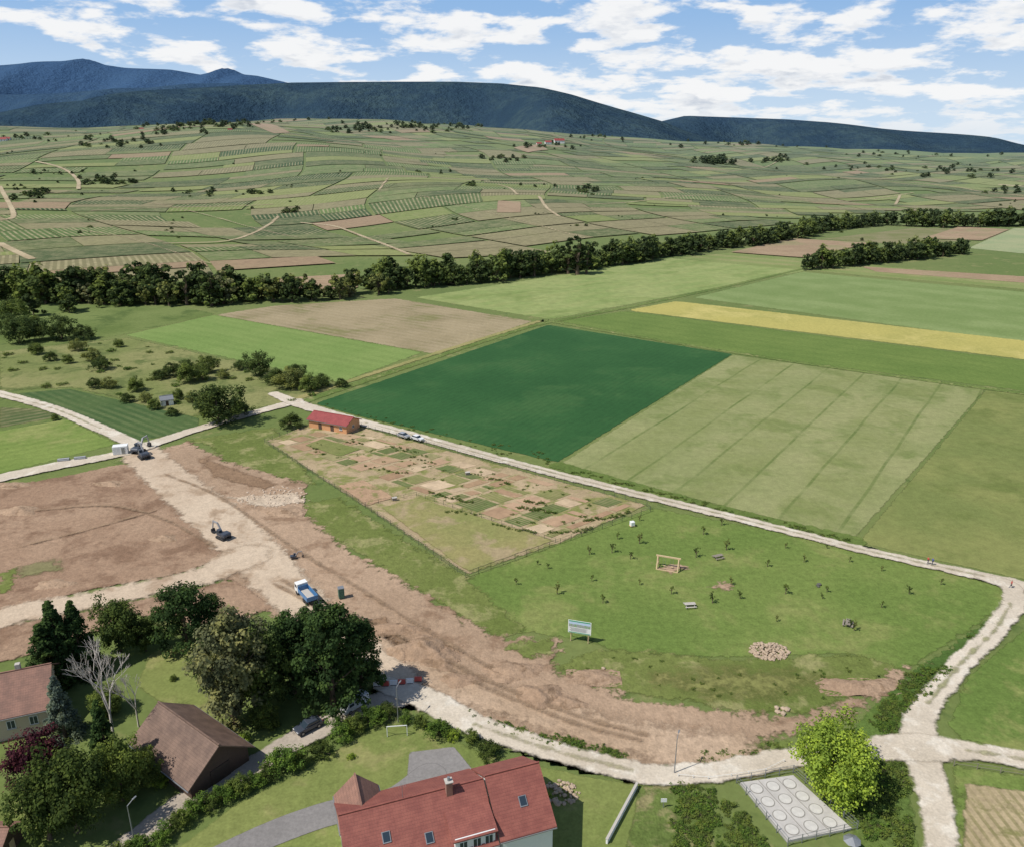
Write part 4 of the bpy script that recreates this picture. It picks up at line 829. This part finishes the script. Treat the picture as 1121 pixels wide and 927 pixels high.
fence('steel_fence',[(806,857),(868,846),(938,908),(862,926)],2.0,1.5,GREYM,3,True)
fence('timber_guardrail',[(742,852),(775,855),(800,852),(838,846),(858,836)],2.0,0.9,WHITE,2)
A=Vector(G(697,862)).to_3d(); B=Vector(G(664,924)).to_3d(); E=empty('garden_wall'); d=(B-A)
box(E,'wall',(d.length,0.25,0.9),((A+B)/2+Vector((0,0,0.45))),WALL,rot=(0,0,math.atan2(d.y,d.x))); box(E,'coping',(d.length+0.1,0.35,0.06),((A+B)/2+Vector((0,0,0.93))),CONC,rot=(0,0,math.atan2(d.y,d.x)))
x,y=G(930,935); E=empty('garden_parasol',(x,y,0)); cyl(E,'pole',0.05,2.6,(0,0,1.3),GREYM); cyl(E,'canopy',1.1,0.5,(0,0,2.6),GREYM,seg=8,r2=0.05)
x,y=G(726,884); E=empty('info_sign',(x,y,0)); box(E,'post',(0.08,0.08,1.6),(0,0,0.8),GREYM); box(E,'panel',(0.8,0.05,0.6),(0,-0.07,1.4),WHITE)
x,y=G(692,576); E=empty('water_tank',(x,y,0.2),0.3); box(E,'tank',(1.0,1.0,1.0),(0,0,0.62),WHITE,bev=.08); box(E,'pallet',(1.2,1.0,0.12),(0,0,0.06),WOOD)
for u,v in [(432,548),(512,520)]:
    x,y=G(u,v); E=empty('tool_box',(x,y,0.2),0.3); box(E,'body',(1.2,0.7,0.7),(0,0,0.35),GWOOD,bev=.03); box(E,'lid',(1.3,0.8,0.07),(0,0,0.75),CONC,rot=(0.1,0,0))
for u,v in [(436,790),(738,848),(148,925)]:
    x,y=G(u,v); E=empty('street_lamp',(x,y,0),1.2); cyl(E,'pole',0.09,6.5,(0,0,3.25),GREYM,r2=0.05); beam(E,'arm',(0,0,6.45),(1.0,0,6.7),0.07,GREYM); box(E,'lamp_head',(0.6,0.22,0.1),(1.2,0,6.7),GREYM,bev=.03)
x,y=G(435,806); E=empty('football_goal',(x,y,0),0.1)
for s in (-1.5,1.5): beam(E,'upright',(s,0,0),(s,0,2),0.1,WHITE); beam(E,'stay',(s,0,2),(s,1.1,0),0.05,WHITE)
beam(E,'crossbar',(-1.5,0,2),(1.5,0,2),0.1,WHITE); beam(E,'ground_bar',(-1.5,1.1,0.05),(1.5,1.1,0.05),0.05,WHITE)
# people
SKIN=pmat('skin_mat',C(200,150,125),0.6)
def person(u,v,head,shirt,trou,stride=0.25):
    x,y=G(u,v); E=empty('walking_person',(x,y,0.42),head)
    def skin(name,V,Ed,R,m,root=0):
        me=bpy.data.meshes.new(name); me.from_pydata(V,Ed,[]); me.materials.append(m); o=obj(name,me,E)
        md=o.modifiers.new('s','SKIN'); sv=me.skin_vertices[0].data
        for i,r in enumerate(R): sv[i].radius=(r,r)
        sv[root].use_root=True; o.modifiers.new('ss','SUBSURF').levels=1; return o
    s=stride
    skin('legs',[(0,0,.95),(0,.1,.92),(0,-.1,.92),(s*.5,.1,.5),(-s*.3,-.1,.5),(s,.1,.08),(-s,-.1,.1),(s+.16,.1,.04),(-s+.14,-.1,.05)],[(0,1),(0,2),(1,3),(2,4),(3,5),(4,6),(5,7),(6,8)],[.13,.1,.1,.07,.07,.05,.05,.04,.04],trou)
    skin('torso',[(0,0,.95),(0,0,1.2),(0,0,1.42),(0,.2,1.42),(0,-.2,1.42),(-.1,.25,1.15),(.1,-.25,1.15)],[(0,1),(1,2),(2,3),(2,4),(3,5),(4,6)],[.13,.14,.13,.07,.07,.05,.05],shirt)
    skin('forearms_left',[(-.1,.25,1.15),(.02,.25,.92),(.05,.25,.84)],[(0,1),(1,2)],[.045,.032,.03],SKIN); skin('forearms_right',[(.1,-.25,1.15),(.25,-.24,.95),(.29,-.24,.88)],[(0,1),(1,2)],[.045,.032,.03],SKIN)
    skin('head',[(0,0,1.45),(0,0,1.56),(0.01,0,1.66),(0,0,1.74)],[(0,1),(1,2),(2,3)],[.055,.075,.1,.07],SKIN)
    skin('hair',[(-.02,0,1.70),(-.03,0,1.76)],[(0,1)],[.1,.07],DARKM)
TR=pmat('trousers_mat',(0.04,0.05,0.08,1),0.9); SR=pmat('red_shirt_mat',(0.5,0.06,0.05,1),0.9); SB=pmat('blue_shirt_mat',(0.08,0.12,0.3,1),0.9)
person(1015,619,0.1,SR,TR); person(1020,620,0.1,SB,TR,.2); person(1106,645,2.6,SR,TR)
# ------------------------------------------------------------ light, sky, camera
EL=math.radians(54)
sun_v=Vector((-0.88,-0.42,0)).normalized()*math.cos(EL)+Vector((0,0,math.sin(EL)))
sl_=bpy.data.lights.new('sun','SUN'); sl_.energy=4.4; sl_.angle=math.radians(0.5); sl_.color=(1,0.96,0.89)
so=bpy.data.objects.new('sun',sl_); COL.objects.link(so); so.rotation_euler=sun_v.to_track_quat('Z','Y').to_euler(); so.location=(0,0,300)
W=bpy.data.worlds.new('World'); S.world=W; W.use_nodes=True; nt=W.node_tree; nt.nodes.clear()
class WT(NT):
    def __init__(s,tree): s.t=tree
w=WT(nt)
o=nt.nodes.new('ShaderNodeOutputWorld'); bg=nt.nodes.new('ShaderNodeBackground'); bg.inputs[1].default_value=0.1
sk=nt.nodes.new('ShaderNodeTexSky'); sk.sky_type='NISHITA'; sk.sun_disc=False; sk.sun_elevation=EL; sk.sun_rotation=math.atan2(sun_v.x,sun_v.y)%(2*math.pi); sk.altitude=200; sk.air_density=1.0; sk.dust_density=0.6; sk.ozone_density=1.5
tc=nt.nodes.new('ShaderNodeTexCoord').outputs['Generated']
zc=w.dot(tc,(0,0,1)); xx=w.dot(tc,(1,0,0)); yy=w.dot(tc,(0,1,0)); zp=w.math('MAXIMUM',zc,0.0)
def cloud(off,hz=0.20):
    d=w.math('ADD',zp,hz+off)
    cb=nt.nodes.new('ShaderNodeCombineXYZ'); w.put(cb.inputs[0],w.math('DIVIDE',xx,d)); w.put(cb.inputs[1],w.math('DIVIDE',yy,d)); cb.inputs[2].default_value=5.1
    return cb.outputs[0]
c1=cloud(0); n=w.noise(c1,3.6,9,0.58,0.1); big=w.noise(c1,0.9,2,0.5)
add=w.math('ADD',w.math('MULTIPLY',w.math('SUBTRACT',big,0.5),0.15),w.math('MULTIPLY',w.math('SUBTRACT',0.11,zp),0.28))
dens=w.math('ADD',n,add)
m=w.ramp(dens,0.452,0.565)
n2=w.noise(cloud(0.014),3.6,5,0.58,0.1)
shade=w.ramp(w.math('SUBTRACT',n2,n),-0.05,0.12)
shade=w.math('MULTIPLY',shade,w.ramp(dens,0.5,0.62))
cc=w.mix(shade,(9.4,9.4,9.4,1),(5.9,6.4,7.2,1))
base=w.mix(w.ramp(zc,0.0,0.16),(6.0,7.4,8.8,1),(2.8,4.8,7.8,1))
base=w.mix(w.ramp(zc,0.16,0.4),base,sk.outputs[0])
cc=w.mix(w.math('SUBTRACT',1.0,w.ramp(zc,0.0,0.05)),cc,(7.6,8.2,8.8,1))
m=w.math('MULTIPLY',m,w.math('SUBTRACT',1.0,w.math('MULTIPLY',w.ramp(zc,0.2,0.5),0.6)))
colr=w.mix(w.math('MULTIPLY',m,0.95),base,cc); nt.links.new(colr,bg.inputs[0]); nt.links.new(bg.outputs[0],o.inputs[0])
cam=bpy.data.cameras.new('camera'); co_=bpy.data.objects.new('camera',cam); COL.objects.link(co_); S.camera=co_
co_.location=(0,0,CAMH); co_.rotation_euler=(math.pi/2-PITCH,0,0); cam.sensor_width=36; cam.sensor_fit='HORIZONTAL'; cam.lens=36*F/1121; cam.clip_start=1; cam.clip_end=100000
S.view_settings.view_transform='Standard'; S.view_settings.look='None'; S.view_settings.exposure=0
